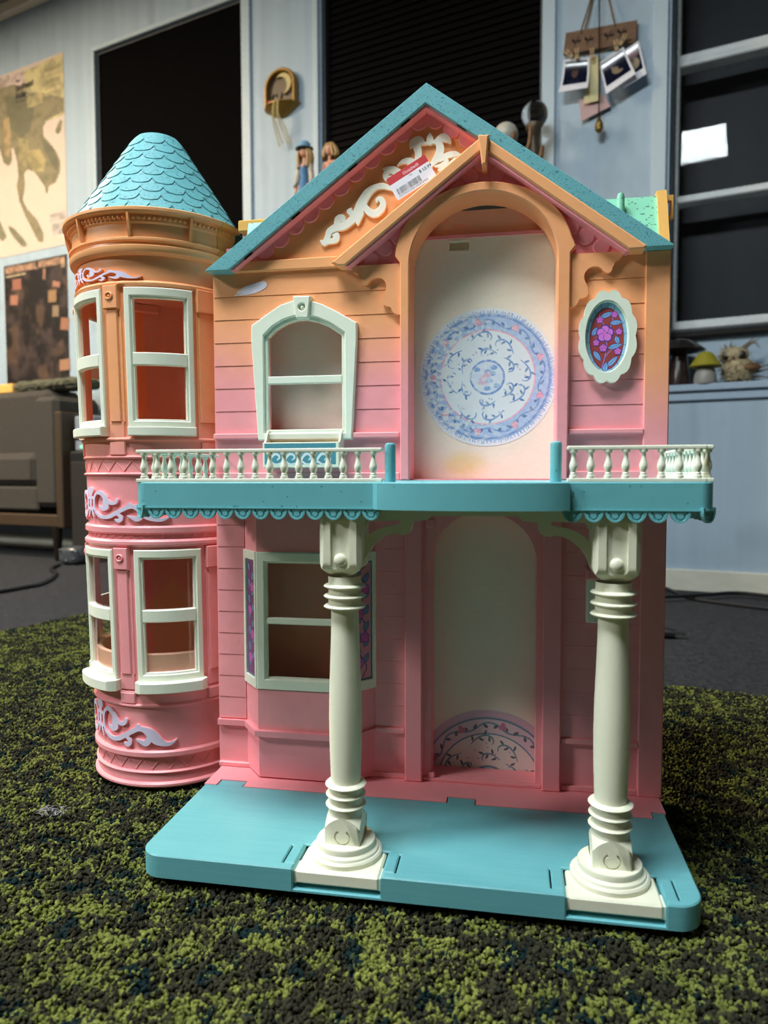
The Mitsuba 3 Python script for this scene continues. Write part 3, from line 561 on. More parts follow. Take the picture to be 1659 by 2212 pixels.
for i, (fl_, a, b, z0, z1, p0, p1, m0, m1) in enumerate(WINT):
    W = part('turret_window', bend(prism(arc(a, b, z0, z1).difference(arc(a+4.2, b-4.2, p0-.002, p1+.002)), -.001, .0056, .0013), .1, .006), 'cream_plastic', smooth=25)
    tag(W, 'cream curved turret window frame')
    obj('inner_frame', bend(prism(arc(a+4.0, b-4.0, p0-.0025, p1+.0025).difference(arc(a+5.5, b-5.5, p0, p1)), -.003, .0032, .0006), .1, .006), 'cream_plastic', W, smooth=25)
    obj('mullion', bend(prism(arc(a+4.2, b-4.2, m0, m1), -.002, .0046, .0013), .1, .006), 'cream_plastic', W, smooth=25)
    if fl_ == 'up': s = prism(arc(a+.2, b-.2, .4642, .4755), -.001, .0085 if i == 0 else .0135, .001)
    else:
        u0, u1 = math.radians(a-1.2)*.1, math.radians(b+1.2)*.1
        s = prism(sbox(u0, .1432, u1, .1565), 0, .0165, .001)
        v = s.vertices; e = np.minimum(v[:, 0]-u0, u1-v[:, 0]); v[:, 2] = np.where(v[:, 2] > .002, v[:, 2]-.0, v[:, 2])
        s = prism(Polygon([(u0, .1432), (u1, .1432), (u1, .1565), (u0, .1565)]), 0, .0165, .001)
    m = bend(s, .1, .004)
    if fl_ == 'low':
        v, f = trimesh.remesh.subdivide_to_size(s.vertices, s.faces, .004, max_iter=12)
        e = np.minimum(v[:, 0]-u0, u1-v[:, 0]); cut = np.clip(.0095+e*.9, 0, .0165)
        v[:, 2] = np.minimum(v[:, 2], cut); m = tm(twp(v[:, 0]/.1, .1+v[:, 2], v[:, 1]), f)
    obj('sill', m, 'cream_plastic', W, smooth=25)
    if fl_ == 'low':
        q = bend(prism(arc(a+5, b-5, p0-.001, p1+.001), 0, .0004), .0985, .006)
        n = len(q.vertices); top = arc(a+5, b-5, p0-.001, p1+.001); vv, ff = tri2(top); vv, ff = trimesh.remesh.subdivide_to_size(np.c_[vv, np.zeros(len(vv))], ff, .006, max_iter=12)
        obj('pane', tm(twp(vv[:, 0]/.1, np.full(len(vv), .0985), vv[:, 1]), ff), 'clear_plastic', W, smooth=True)
def pilaster(th, zs, zc, wide=4.0, rosette=True):
    z0, z1 = zs; c0, c1 = zc
    p = obj('pilaster', cat(bend(prism(arc(th-wide, th+wide, z0, c0), 0, .004, .0008), .1), bend(prism(arc(th-wide-1.4, th+wide+1.6, z0-.02, z0), 0, .0022, .0006), .1), bend(prism(arc(th-wide-1.2, th+wide+2.4, z0, c0), 0, .0018, .0006), .1)), 'shell_plastic', TW, smooth=25)
    obj('pilaster_cap', bend(prism(arc(th-wide-1.4, th+wide+1.4, c0, c1), 0, .0066, .001), .1), 'shell_plastic', TW, smooth=25)
    if rosette:
        zc_ = (c0+c1)/2+.001; ring = Point(math.radians(th-.2)*.1, zc_).buffer(.0050, 10).difference(Point(math.radians(th-.2)*.1, zc_).buffer(.0028, 10))
        obj('rosette', cat(bend(prism(ring, .006, .0084, .0008), .1), bend(prism(Point(math.radians(th-.2)*.1, zc_).buffer(.0014, 8), .006, .0078, .0005), .1)), 'shell_plastic', TW, smooth=30)
for th, w in ((-6.4, 4.0), (57, 6.6), (-67.5, 4.0)):
    pilaster(th, (.4818, 0), (.6195, .648), w, th < 50); pilaster(th if th < 50 else 59.5, (.1645, 0), (.2975, .325), w, th < 50)
for th in (-6.4, -67.5, 57):
    for z0, z1 in ((.4405, .4578), (.1265, .1405)): obj('corbel', bend(prism(arc(th-6, th+6, z0, z1), 0, .0032, .001), .1), 'shell_plastic', TW, smooth=25)
for z0, z1 in ((.041, .0568), (.4195, .435)):
    pts = []; n = 0
    for th in np.arange(-102, 74, 6.2): pts.append((math.radians(th)*.1, z1-.001 if n % 2 else z0+.001)); n += 1
    obj('zigzag', bend(prism(LineString(pts).buffer(.00045), 0, .0009, .0003), .1), 'shell_plastic', TW, smooth=False)
sc = unary_union([LineString([(math.radians(th)*.1+.0055*math.cos(t), .3412-.0045*math.sin(t)) for t in np.linspace(0, PI, 9)]).buffer(.0005) for th in np.arange(-100, 74, 7)])
obj('small_scallops', bend(prism(sc, 0, .001, .0003), .1), 'shell_plastic', TW, smooth=False)
for z0, z1 in ((.112, .1205), (.43, .4355)): pass
for z in (.657, .405): obj('inner_ring', tring([(.085, z), (.097, z), (.097, z+.01), (.085, z+.01)], -150, 79), 'inner_plastic', TW, smooth=False)
def disc(z, mt): 
    th = np.radians(np.linspace(-180, 180, 49)); v = np.vstack([twp(th, np.full(49, .097), np.full(49, z)), [[-.475-.015*z, CY, z]]]); obj('turret_floor', tm(v, [[i, i+1, 49] for i in range(48)]), mt, TW, smooth=False)
disc(.41, 'inner_plastic'); disc(.045, 'inner_plastic'); disc(.668, 'inner_plastic')
obj('rear_shell', tring([(.0968, .03), (.1, .03), (.1, .69), (.0968, .69)], 79, 222, 30), 'inner_plastic', TW, smooth=False)
obj('inner_partition', bx(-.3795, -.3762, .008, .168, .03, .66), 'inner_plastic', TW, smooth=False)
obj('inner_bench', tring([(.06, .045), (.097, .045), (.097, .188), (.094, .19), (.09, .188), (.085, .15), (.06, .15)], -100, 79), 'inner_plastic', TW, smooth=False)
# scrollwork bands
def tconv(pts):                                     # drawn in the scale of a close look at the lowest band; u in metres of arc from the crown
    o = []
    for x, y, w in pts:
        t = (x-440)/690; u = (t*59.4-31.7+ (1-t)*t*8)*PI/180*.1
        o.append((u, .1305-(y-600)*.1365e-3+t*.008-t*t*.010, w*.150e-3))
    return stroke(o)
half = [tconv(p) for p in (
    [(575, 745, 8), (535, 715, 18), (490, 712, 18), (455, 750, 16), (440, 820, 16), (445, 890, 16), (475, 945, 18), (540, 985, 20), (610, 980, 22), (680, 940, 22), (740, 900, 22), (800, 870, 22), (850, 875, 26), (900, 905, 40), (940, 950, 46), (985, 985, 32), (1040, 1000, 20), (1090, 985, 13), (1133, 948, 4)],
    [(490, 712, 16), (545, 735, 20), (580, 780, 30), (570, 840, 28), (585, 870, 32), (550, 895, 22), (515, 870, 14), (510, 850, 8)], [(590, 800, 26), (630, 835, 18), (670, 830, 18), (692, 800, 14), (680, 788, 9)], [(690, 950, 18), (722, 990, 20), (700, 1025, 22), (668, 1012, 9)],
    [(780, 880, 14), (795, 850, 24)], [(900, 940, 30), (862, 1000, 28), (820, 990, 18), (780, 970, 8)], [(440, 880, 14), (412, 905, 14), (420, 950, 14), (432, 985, 5)], [(442, 780, 14), (405, 765, 16), (385, 800, 16), (390, 860, 16), (372, 900, 16)],
    [(395, 765, 12), (410, 715, 14), (425, 690, 16), (405, 665, 20), (380, 690, 16)], [(385, 640, 4), (382, 670, 18), (384, 700, 22), (380, 760, 16)])]
c0 = math.radians(-36.6)*.1
hs = unary_union(half); orn = unary_union([hs, affinity.scale(hs, -1, 1, origin=(c0, 0))])
orn = orn.union(sbox(c0-.0028, .1075, c0+.0028, .1105)).simplify(8e-5)
def band(zc, sy, su=1.0, flip=False):
    g = affinity.scale(affinity.translate(orn, -c0, -.1005), su, sy*(-1 if flip else 1), origin=(0, 0)); return affinity.translate(g, c0, zc)
for zc, sy, su in ((.6668, .42, .80), (.381, .84, 1.0), (.1000, 1.0, 1.0)):
    g = band(zc, sy, su)
    o1 = obj('scrollwork', bend(prism(g, 0, .0028), .1, .006), 'shell_plastic', TW, smooth=False)
    obj('scrollwork', bend(prism(g.buffer(-.0003), .0028, .0034), .1, .006), 'lilac_paint', TW, smooth=False)
# turret roof with fish scale shingles
RZ0, RZ1, RR0, RR1 = .737, .862, .1135, .0325
def cone(ph, s, h):                                # s 0 at the rim .. 1 at the top
    nrm = math.atan2(RR0-RR1, RZ1-RZ0); r = RR0+(RR1-RR0)*s+h*math.cos(nrm); z = RZ0+(RZ1-RZ0)*s+h*math.sin(nrm)
    return np.stack([-.4865+r*np.sin(ph), .0785-r*np.cos(ph), z], -1)
SL = math.hypot(RR0-RR1, RZ1-RZ0)
TR = part('turret_roof', lathe([(RR0, RZ0), (RR1, RZ1), (RR1-.004, RZ1+.0045), (RR1-.010, RZ1+.0072), (.014, RZ1+.0088), (0, RZ1+.0092)], 64, at=(-.4865, .0785, 0)), 'speckled_teal', smooth=40); tag(TR, 'teal speckled turret roof of fish scale shingles')
ROWS = 9; rowh = .97/ROWS
for r in range(ROWS):
    s1 = .985-r*rowh; sb = s1-rowh*1.0; rad = RR0+(RR1-RR0)*(sb+rowh*.5)
    n = max(9, int(round(2*PI*rad/.0265))); w = 2*PI/n
    for k in range(n):
        ph = (k+.5*(r % 2)+.13*r)*w-PI
        ph = (ph+PI) % (2*PI)-PI
        if abs(ph) > 2.0: continue
        xs = np.linspace(-.5, .5, 9); low = -np.sqrt(np.clip(1-(2*xs)**2, 0, 1))*.62
        v, f = [], []
        for j in range(9):
            a = ph+xs[j]*w*1.0
            sl = sb+rowh*.55+low[j]*rowh*.95
            for s_, h_ in ((s1+rowh*.25, -.0002), (sl, .0010), (sl-.001, .0001)): v.append(cone(np.array(a), s_, h_))
        for j in range(8):
            for a in (0, 1): f += [[j*3+a, j*3+a+1, j*3+a+4], [j*3+a, j*3+a+4, j*3+a+3]]
        obj('shingle', tm(np.array(v), np.array(f)), 'speckled_teal', TR, smooth=50)

# ------------------------------------------------------------------ balcony
BZ0, BZ1, BF = .3842, .4088, -.2
bpoly = sbox(XL, BF, XR, -.0005)
bpoly = bpoly.buffer(-.012).buffer(.012).union(sbox(XL, -.05, XR, -.0005))
cxm = (-.135+.0395)/2; tong = Polygon([(cxm+.088*math.sin(t)*1.0, -.2+.004-.0285*(math.cos(t)-math.cos(1.2))/(1-math.cos(1.2))) for t in np.linspace(-1.2, 1.2, 25)]+[(.0395, -.18), (-.135, -.18)])
tong = Polygon([(-.1365, -.18), (-.1365, -.2)]+[(cxm+.0875*math.sin(t)/math.sin(1.15), -.207-.016*(math.cos(t)-math.cos(1.15))/(1-math.cos(1.15))) for t in np.linspace(-1.05, 1.15, 25)]+[(.0395, -.18)])
BA = part('balcony', cat(prism(bpoly.union(tong), BZ1-.003, BZ1, .001), prism(bpoly.difference(bpoly.buffer(-.003)).difference(sbox(-.4, -.006, .2, 1)), BZ0, BZ1-.003)), 'teal_plastic', smooth=30); tag(BA, 'teal balcony slab with scalloped fringe')
obj('tongue_front', prism(tong.difference(affinity.translate(tong, 0, .003)).difference(sbox(-.13, -.199, .036, 0)).difference(sbox(-1, -.1999, 1, 1)), BZ0-.0005, BZ1-.001), 'teal_plastic', BA, smooth=30)
obj('lower_lip', prism(bpoly.buffer(.0008).difference(bpoly.buffer(-.001)).difference(sbox(-.4, -.006, .2, 1)).difference(sbox(-.1345, -1, .038, 0)), BZ0-.0006, BZ0+.0006), 'teal_plastic', BA, smooth=30)
obj('underside', prism(bpoly.buffer(-.003), BZ0+.004, BZ0+.006), 'teal_plastic', BA, smooth=False)
def scal(): 
    h = Polygon([(.0087*math.cos(t), -.0105*math.sin(t)) for t in np.linspace(0, PI, 15)]+[(-.0087, .003), (.0087, .003)])
    tre = unary_union([Point(0, -.0045).buffer(.0028), sbox(-.0046, -.0018, .0046, .004), Point(-.003, -.001).buffer(.0018), Point(.003, -.001).buffer(.0018)])
    g = tre.buffer(.0009).difference(tre)
    return prism(h, -.0022, .0, .0004), prism(h.difference(tre.buffer(.0014)), 0, .0011, .0003), prism(tre.intersection(h), 0, .0009, .0003)
S3 = scal(); scm = cat(S3)
for x in [-.3528+.01785*i for i in range(13)]+[.0425+.01805*i for i in range(6)]:
    obj('scallop', move(front(scm, -.1988), (x, 0, BZ0-.0004)), 'teal_plastic', BA, smooth=False)
for xx, yy, a in ((XL+.0048, BF+.0042, 42), (XR-.0048, BF+.0042, -42)):
    m = front(scm, 0); m.apply_transform(trimesh.transformations.rotation_matrix(-math.radians(a), [0, 0, 1])); obj('scallop', move(m, (xx, yy, BZ0-.0004)), 'teal_plastic', BA, smooth=False)
for xx, a in ((XL+.0012, 1), (XR-.0012, -1)):
    for y in [-.178+.0178*i for i in range(10)]:
        m = front(scm, 0); m.apply_transform(trimesh.transformations.rotation_matrix(-a*PI/2, [0, 0, 1])); obj('scallop', move(m, (xx, y, BZ0-.0004)), 'teal_plastic', BA, smooth=False)
for x in (-.122, .0283): obj('post', lathe([(.0052, BZ1-.001), (.0052, BZ1+.033), (.0046, BZ1+.0352), (.003, BZ1+.0362), (0, BZ1+.0364)], 20, at=(x, -.19, 0)), 'teal_plastic', BA)
RZ = .4118
bal = lathe([(.0036, 0), (.0036, .0026), (.0027, .0032), (.0029, .0046), (.0022, .0056), (.0030, .0075), (.0036, .0098), (.0036, .0118), (.0030, .0142), (.0021, .0175), (.0018, .0205), (.0020, .0222), (.0034, .0232), (.0036, .0256)], 14)
def rail(xs, ys, x0, y0, x1, y1, nm):
    d = np.array([x1-x0, y1-y0]); L = np.hypot(*d); a = math.atan2(d[1], d[0])
    def rr_(m): m.apply_transform(trimesh.transformations.rotation_matrix(a, [0, 0, 1])); return move(m, (x0, y0, 0))
    R = part('railing', rr_(bx(0, L, -.0034, .0034, RZ+.0252, RZ+.0288, .0008)), 'cream_plastic', smooth=False); tag(R, nm)
    obj('bottom_rail', rr_(bx(0, L, -.0038, .0038, RZ-.0032, RZ+.0004, .0006)), 'cream_plastic', R, smooth=False)
    for x, y in zip(xs, ys): obj('baluster', move(bal, (x, y, RZ)), 'cream_plastic', R)
xs = [-.1371-.01437*i for i in range(17)]; rail(xs, [-.195]*17, -.374, -.195, -.1285, -.195, 'left front balustrade of the balcony')
xs = [.0431+.0148*i for i in range(8)]; rail(xs, [-.195]*8, .0375, -.195, .1535, -.195, 'right front balustrade of the balcony')
ys = [-.185+.0205*i for i in range(9)]; rail([-.3715]*9, ys, -.3715, -.1935, -.3715, -.006, 'left return balustrade')
ys = [-.188+.0148*i for i in range(13)]; rail([.1565]*13, ys, .1565, -.1955, .1565, -.006, 'right return balustrade')

# ------------------------------------------------------------------ columns
def column(cx, cy=-.175):
    C = part('column', lathe([(.0135, .099), (.0142, .108), (.0147, .118), (.0158, .15), (.0162, .178), (.0158, .205), (.0148, .232), (.0138, .26), (.0134, .283), (.0134, .315)], 32, at=(cx, cy, 0)), 'ivory_plastic')
    tag(C, 'tall ivory column with turned rings and square base')
    def torus(z, r, w=.0042): return lathe([(.012, z-w*.55), (r-.0045, z-w*.5), (r-.0016, z-w*.36), (r, z), (r-.0012, z+w*.3), (r-.005, z+w*.55), (.012, z+w*.6)], 36, at=(cx, cy, 0))
    for z, r in ((.1135-.001, .0203), (.1027, .0197), (.0925, .0200), (.3083, .0207), (.2985, .0207), (.2885, .0207)): obj('ring', torus(z, r), 'ivory_plastic', C, smooth=35)
    obj('ring_neck', lathe([(.0165, .088), (.0165, .113)], 30, at=(cx, cy, 0)), 'ivory_plastic', C); obj('ring_neck', lathe([(.0160, .288), (.0160, .318)], 30, at=(cx, cy, 0)), 'ivory_plastic', C)
    # base block: a cube whose top is turned round
    cube = man(move(trimesh.creation.box((.0345, .0345, .045)), (0, 0, .072)))
    turn = m3.Manifold.revolve(m3.CrossSection([[(0, .04), (.03, .04), (.03, .064), (.0262, .071), (.0215, .0785), (.0175, .0835), (.0165, .092), (0, .092)]]), 48)
    t = np.linspace(-.25*PI+.45, 1.25*PI-.45, 30)+PI
    g = LineString([(.0072*math.cos(a), .0072*math.sin(a)) for a in np.linspace(PI*.72, PI*2.28, 30)]+[(.0049, .0046)]).buffer(.00075)
    g = unary_union([g, LineString([(.0072*math.cos(PI*.72), .0072*math.sin(PI*.72)), (-.0040, .0040)]).buffer(.00075), Polygon([(-.0063, .0015), (-.0036, .0046), (-.0048, .0056), (-.0072, .0018)]), Polygon([(.0063, .0015), (.0036, .0046), (.0048, .0056), (.0072, .0018)])])
    eng = man(front(prism(g, -.002, .002), -.01725)).translate([0, 0, .0655])
    obj('base_block', move(unman((cube ^ turn)-eng), (cx, cy, 0)), 'ivory_plastic', C, smooth=25)
    pl = [(0, .042), (.0352, .042), (.0358, .0435), (.0358, .0465), (.0342, .0482), (.0330, .0484), (.0326, .0492), (.0322, .0505), (.0300, .0518), (.0292, .0524), (.0292, .0568), (.0284, .0580), (0, .0580)]
    obj('base_disc', lathe(pl, 44, at=(cx, cy, 0)), 'ivory_plastic', C, smooth=35)
    obj('plinth', bx(cx-.0402, cx+.0402, cy-.0405, cy+.035, .0295, .0425, .0018), 'ivory_plastic', C, smooth=False)
    for sx in (-1, 1): obj('plinth_tab', bx(cx+sx*.04075-.00175, cx+sx*.04075+.00175, cy-.0385, cy-.02, .029, .0405), 'ivory_plastic', C, smooth=False)
    # capital: octagonal block with a rounded lower edge, sunk panel and boss
    def prof(w): return Polygon([(-w, .3845), (-w, .3335)]+[(-w+w*(1-math.cos(t)), .3335-.0155*math.sin(t)) for t in np.linspace(0, PI, 16)]+[(w, .3845)])
    w = .0205; ch = .0045
    a = man(front(prism(prof(w), -w, w))); m = front(prism(prof(w), -w, w)); m.apply_transform(trimesh.transformations.rotation_matrix(PI/2, [0, 0, 1])); b = man(m)
    o = man(prism(Polygon([(-w+ch, -w), (w-ch, -w), (w, -w+ch), (w, w-ch), (w-ch, w), (-w+ch, w), (-w, w-ch), (-w, -w+ch)]), .30, .40))
    pnl = Polygon([(-.0092, .3725), (.0092, .3725), (.0092, .3305)]+[(.0092*math.cos(t), .3305-.0055*math.sin(t)) for t in np.linspace(0, PI, 12)]+[(-.0092, .3305)])
    rec = man(front(prism(pnl, -.0028, .01), -w))
    obj('capital', move(unman((a ^ b ^ o)-rec), (cx, cy, 0)), 'ivory_plastic', C, smooth=25)
    obj('boss', ball((cx, cy-w+.002, .3352), .0062, 3, (1, .62, 1)), 'ivory_plastic', C, smooth=True)
column(-.1695); column(.0815)
# spandrel under the balcony between the columns
hs = Polygon([(-.0447, .3843), (-.0447, .3768), (-.0042, .3770), (-.0003, .3728), (.0132, .3714), (.0140, .3665), (.0150, .3622), (.0180, .3595), (.0235, .3580), (.0288, .3598), (.036, .3585), (.0425, .3555), (.0516, .3478), (.0575, .3390), (.0605, .3310), (.0625, .3285), (.0625, .3843)])
hole = Polygon([(.0265, .3722), (.0245, .3705), (.0262, .3685), (.034, .3668), (.0415, .3655), (.0484, .3628), (.055, .3585), (.0605, .3530), (.0615, .3648), (.0585, .3662), (.0558, .3715)])
hs = hs.difference(hole); sp = hs.union(affinity.scale(hs, -1, 1, origin=(-.0447, 0))).buffer(1e-4)
k = part('spandrel', slab(sp, -.178, -.171, .0008), 'ivory_plastic', smooth=False); tag(k, 'ivory fretwork spandrel under the balcony')

# ------------------------------------------------------------------ porch and base
def notch(x): return sbox(x-.0432, -.30, x+.0432, -.172)
por = sbox(-.371, -.2178, .1565, -.0565).union(sbox(-.371, -.12, .1565, -.0565))
rc = .024
por = sbox(-.371, -.2178, .1565, .0).buffer(-rc).buffer(rc, 10).union(sbox(-.371, -.1, .1565, 0)).intersection(sbox(-1, -1, 1, -.0565))
por = por.union(sbox(-.356, -.058, -.3235, -.0425)).union(sbox(-.0802, -.058, -.0486, -.0425)).union(sbox(.1425, -.058, .1565, -.0425))
cuts = []
for x in (-.1695, .0815):
    cuts += [notch(x)]+[sbox(x+s*.0545-.0007, -.2078, x+s*.0545+.0007, -.1758) for s in (-1, 1)]+[sbox(min(x+s*.0545, x+s*.042), -.2082, max(x+s*.0545, x+s*.042), -.2078) for s in (-1, 1)]
ptop = por.difference(unary_union(cuts))
skirt = por.difference(por.buffer(-.003)).difference(sbox(-1, -.057, 1, 1))
skirt = skirt.difference(unary_union([notch(-.1695), notch(.0815)])).union(unary_union([sbox(x+s*.0432-.0012, -.217, x+s*.0432+.0012, -.17) for x in (-.1695, .0815) for s in (-1, 1)]))
PO = part('porch', cat(prism(ptop, .0425, .045, .0012), prism(skirt, .0225, .0428)), 'teal_porch', smooth=20); tag(PO, 'teal porch floor with rounded corners')
for x in (-.1695, .0815): obj('lower_lip', prism(sbox(x-.043, -.2172, x+.043, -.165).intersection(por), .0222, .0248, .0006), 'teal_plastic', PO, smooth=False)
bf = sbox(XL+.004, -.0565, .158, .002).difference(unary_union([sbox(-.3568, -.2, -.3228, -.0418), sbox(-.081, -.2, -.0478, -.0418), sbox(.1418, -.2, .2, -.0418)]))
part('base_floor', cat(prism(bf, .0405, .0452), bx(XL+.004, .158, -.04, .002, .022, .0405)), 'pink_plastic', smooth=False)

# ------------------------------------------------------------------ shag rug
RC = np.array([-1.235, 1.035])                        # its far left corner; edges run along the back wall
def rg(m): 
    m = m.copy(); M = WM.copy(); M[:3, 3] = [RC[0], RC[1], 0]; m.apply_transform(M); return m   # x right, y away from the camera
RW, RD = 2.6, 2.2
def rug_col(p, n, uv):
    f, s, w = voronoi(p.x*115+2.4*noise(p.x*200, p.y*200, 1.0), p.y*115+2.4*noise(p.x*200, p.y*200, 5.0))
    b = fbm(p.x*26, p.y*26, 2.0)
    gr = smoothstep(.66, .74, w*.78+b*.36); tl = smoothstep(.80, .88, cell_rand(dr.floor(p.x*55), dr.floor(p.y*55), 9))*.0+smoothstep(.62, .70, fbm(p.x*60+9, p.y*60, 7.0))
    c = mix(mix(lin(40, 40, 32), lin(60, 59, 46), noise(p.x*160, p.y*160)), lin(24, 40, 42), tl)
    c = mix(c, mix(lin(98, 105, 50), lin(128, 135, 70), noise(p.x*200, p.y*200, 4)), gr)
    return c*(.72+.5*noise(p.x*1500, p.y*1500, p.z*1500))
scene['rug_yarn'] = {'type': 'bumpmap', 'scale': .0011, 'arbitrary': mikit.proc(lambda p, n, uv: noise(p.x*2000, p.y*2000, p.z*2000), eps=2e-4),
                     'bsdf': {'type': 'principled', 'base_color': mikit.proc(rug_col), 'roughness': .95, 'specular': .06, 'sheen': .2}}
RUG = tag('shag_rug', 'green and dark brown shag rug under the dollhouse', 'rug')
obj('backing', rg(bx(0, RW, -RD, 0, .0005, .006)), 'rug_yarn', RUG, smooth=False)
TS = .25
def tuft_tile(n, sub, seed, r0, r1):
    g = np.random.default_rng(seed); base = trimesh.creation.icosphere(subdivisions=sub, radius=1.0) if sub else trimesh.creation.icosahedron()
    bv = np.array(base.vertices); bf_ = np.array(base.faces); k = int(math.sqrt(n))
    xy = (np.stack(np.meshgrid(np.arange(k), np.arange(k)), -1).reshape(-1, 2)+g.uniform(.0, 1.0, (k*k, 2)))*TS/k
    N = len(xy); R = g.uniform(r0, r1, (N, 1, 1))
    v = bv[None]*R*(1+.17*(g.uniform(-1, 1, (N, len(bv), 1))))
    ax = g.normal(size=(N, 3)); ax /= np.linalg.norm(ax, axis=1, keepdims=True); st = g.uniform(0, 1.1, (N, 1, 1))
    v = v+st*np.einsum('nij,nj->ni', v, ax)[..., None]*ax[:, None]
    z = .0105+.0055*(meshkit.fbm(np.c_[xy/TS*6.0, np.full(N, seed)], 2)-.5)+g.uniform(-.003, .0025, N)
    v = v+np.c_[xy, z][:, None]
    return tm(v.reshape(-1, 3), (bf_[None]+np.arange(N)[:, None, None]*len(bv)).reshape(-1, 3))
tiles = [tuft_tile(6000, 1, 11, .0013, .0024), tuft_tile(4200, 0, 12, .0017, .0029)]
for i, t in enumerate(tiles): scene[f'tuft_tile_{i}'] = {'type': 'shapegroup', 'tufts': mikit.ply(t, 'rug_yarn', smooth=True)}
cnt = 0; MR_ = np.eye(4); MR_[:3, :3] = WM[:3, :3]; MR_[:3, 3] = [RC[0], RC[1], 0]
def inview(c):
    d = c-CAM; x, y, z = d@_r, d@_up, d@_f
    return z > .2 and abs(x/z) < .72 and -.95 < y/z < .2
for i in range(int(RW/TS)):
    for j in range(int(RD/TS)+1):
        c = (MR_@np.array([(i+.5)*TS, -(j+.5)*TS, .012, 1]))[:3]
        if not inview(c): continue
        rot = rnd.choice((0, 90, 180, 270)); M = MR_@np.array(T4().translate([(i+.5)*TS, -(j+.5)*TS, 0]).rotate([0, 0, 1], rot).translate([-TS/2, -TS/2, 0]).matrix)
        cnt += 1; near = c[1] < .12
        scene[f'shag_rug__pile__{cnt:03d}' if False else f'shag_rug__pile_{cnt:03d}'] = {'type': 'instance', 'sg': {'type': 'ref', 'id': f'tuft_tile_{0 if near else 1}'}, 'to_world': T4(M)}
        tag(f'shag_rug__pile_{cnt:03d}', kind='stuff')
mat('lint', (150, 148, 156), .7)
def fpt_(px, py, z):
    d = _f+_r*((px-829.5)/FPX)-_up*((py-1106)/FPX); t = (z-CAM[2])/d[2]; return CAM+t*d
for i, (x, y) in enumerate(((-.548, .02), (-.545, .03))): pass
lc, lr = fpt_(115, 1752, .021), np.random.default_rng(5); fib = []
for k in range(46):
    a, r, t = lr.uniform(0, 2*PI), .012*math.sqrt(lr.uniform(0, 1)), lr.uniform(0, PI); c = lc+np.array([1.5*r*math.cos(a), 1.1*r*math.sin(a), lr.uniform(0, .002)]); d = np.array([math.cos(t), math.sin(t), 0])*lr.uniform(.002, .005)
    fib.append(tube([c-d, c+[0, 0, .0012], c+d], .00035, 4))
tag(obj('lint_scrap', cat(fib), 'lint'), 'small pale scrap of lint on the rug left of the turret', 'lint')

# ------------------------------------------------------------------ things on the back wall
def wobj(name, m, mt, parent=None, **k): return obj(name, wl(m), mt, parent, **k)
mat('wood', lambda p, n, uv: mix(lin(122, 84, 46), lin(84, 56, 30), fbm(p.x*30, p.y*30, p.z*140))*(.85+.3*noise(p.x*60, p.y*60, p.z*60)), .6)
mat('dark_wood', lambda p, n, uv: mix(lin(34, 27, 21), lin(22, 18, 15), fbm(p.x*20, p.y*20, p.z*90)), .75, specular=.1)
mat('pin_wood', (188, 156, 110), .6); mat('twine', (120, 100, 74), .9); mat('brass', (140, 116, 64), .4, metallic=.7)
mat('gold_paint', (138, 104, 40), .4, metallic=.35); mat('bronze', (84, 72, 56), .5, metallic=.3); mat('pale_gold', (188, 170, 108), .5)
mat('photo', VC, .16, specular=.7); mat('matte_print', VC, .7)
B = tag(thing('hanging_board'), 'wooden sign board hung on twine with photos pegged to it', 'board')
bd = P((-.540, 2.036), (-.291, 2.013), (-.292, 1.937), (-.549, 1.960))
obj('board', wl(slab(bd, -.022, -.012, .001)), 'wood', B, smooth=False)
gl_ = [unary_union([stroke([(x-.010, z-.018, .001), (x-.002, z-.002, .0022), (x+.008, z+.016, .001)]), stroke([(x-.004, z-.004, .001), (x-.012, z+.004, .0045), (x-.015, z+.012, .001)]), stroke([(x, z, .001), (x+.010, z-.002, .0045), (x+.015, z+.003, .001)])]) for x, z in ((-.500, 1.995), (-.455, 1.99), (-.385, 1.985), (-.34, 1.985))]
for gl in gl_: obj('burnt_mark', wl(slab(gl, -.0224, -.0218)), 'dark_wood', B, smooth=False)
obj('twine', wl(cat(tube([(-.487, -.024, 2.020), (-.462, -.018, 2.10), (-.425, -.008, 2.24)], .0035, 6), tube([(-.475, -.020, 2.020), (-.455, -.012, 2.10), (-.425, -.008, 2.24)], .003, 6), tube([(-.365, -.024, 2.012), (-.385, -.016, 2.10), (-.425, -.008, 2.24)], .0032, 6))), 'twine', B)
obj('twine', wl(tube(spline([(-.53, -.024, 1.957), (-.50, -.028, 1.942), (-.43, -.03, 1.928), (-.36, -.03, 1.936), (-.31, -.026, 1.952)], 6), .002, 5)), 'twine', B)
obj('nail', wl(tube([(-.425, .0, 2.24), (-.425, -.02, 2.243)], .003, 8)), 'brass', B)
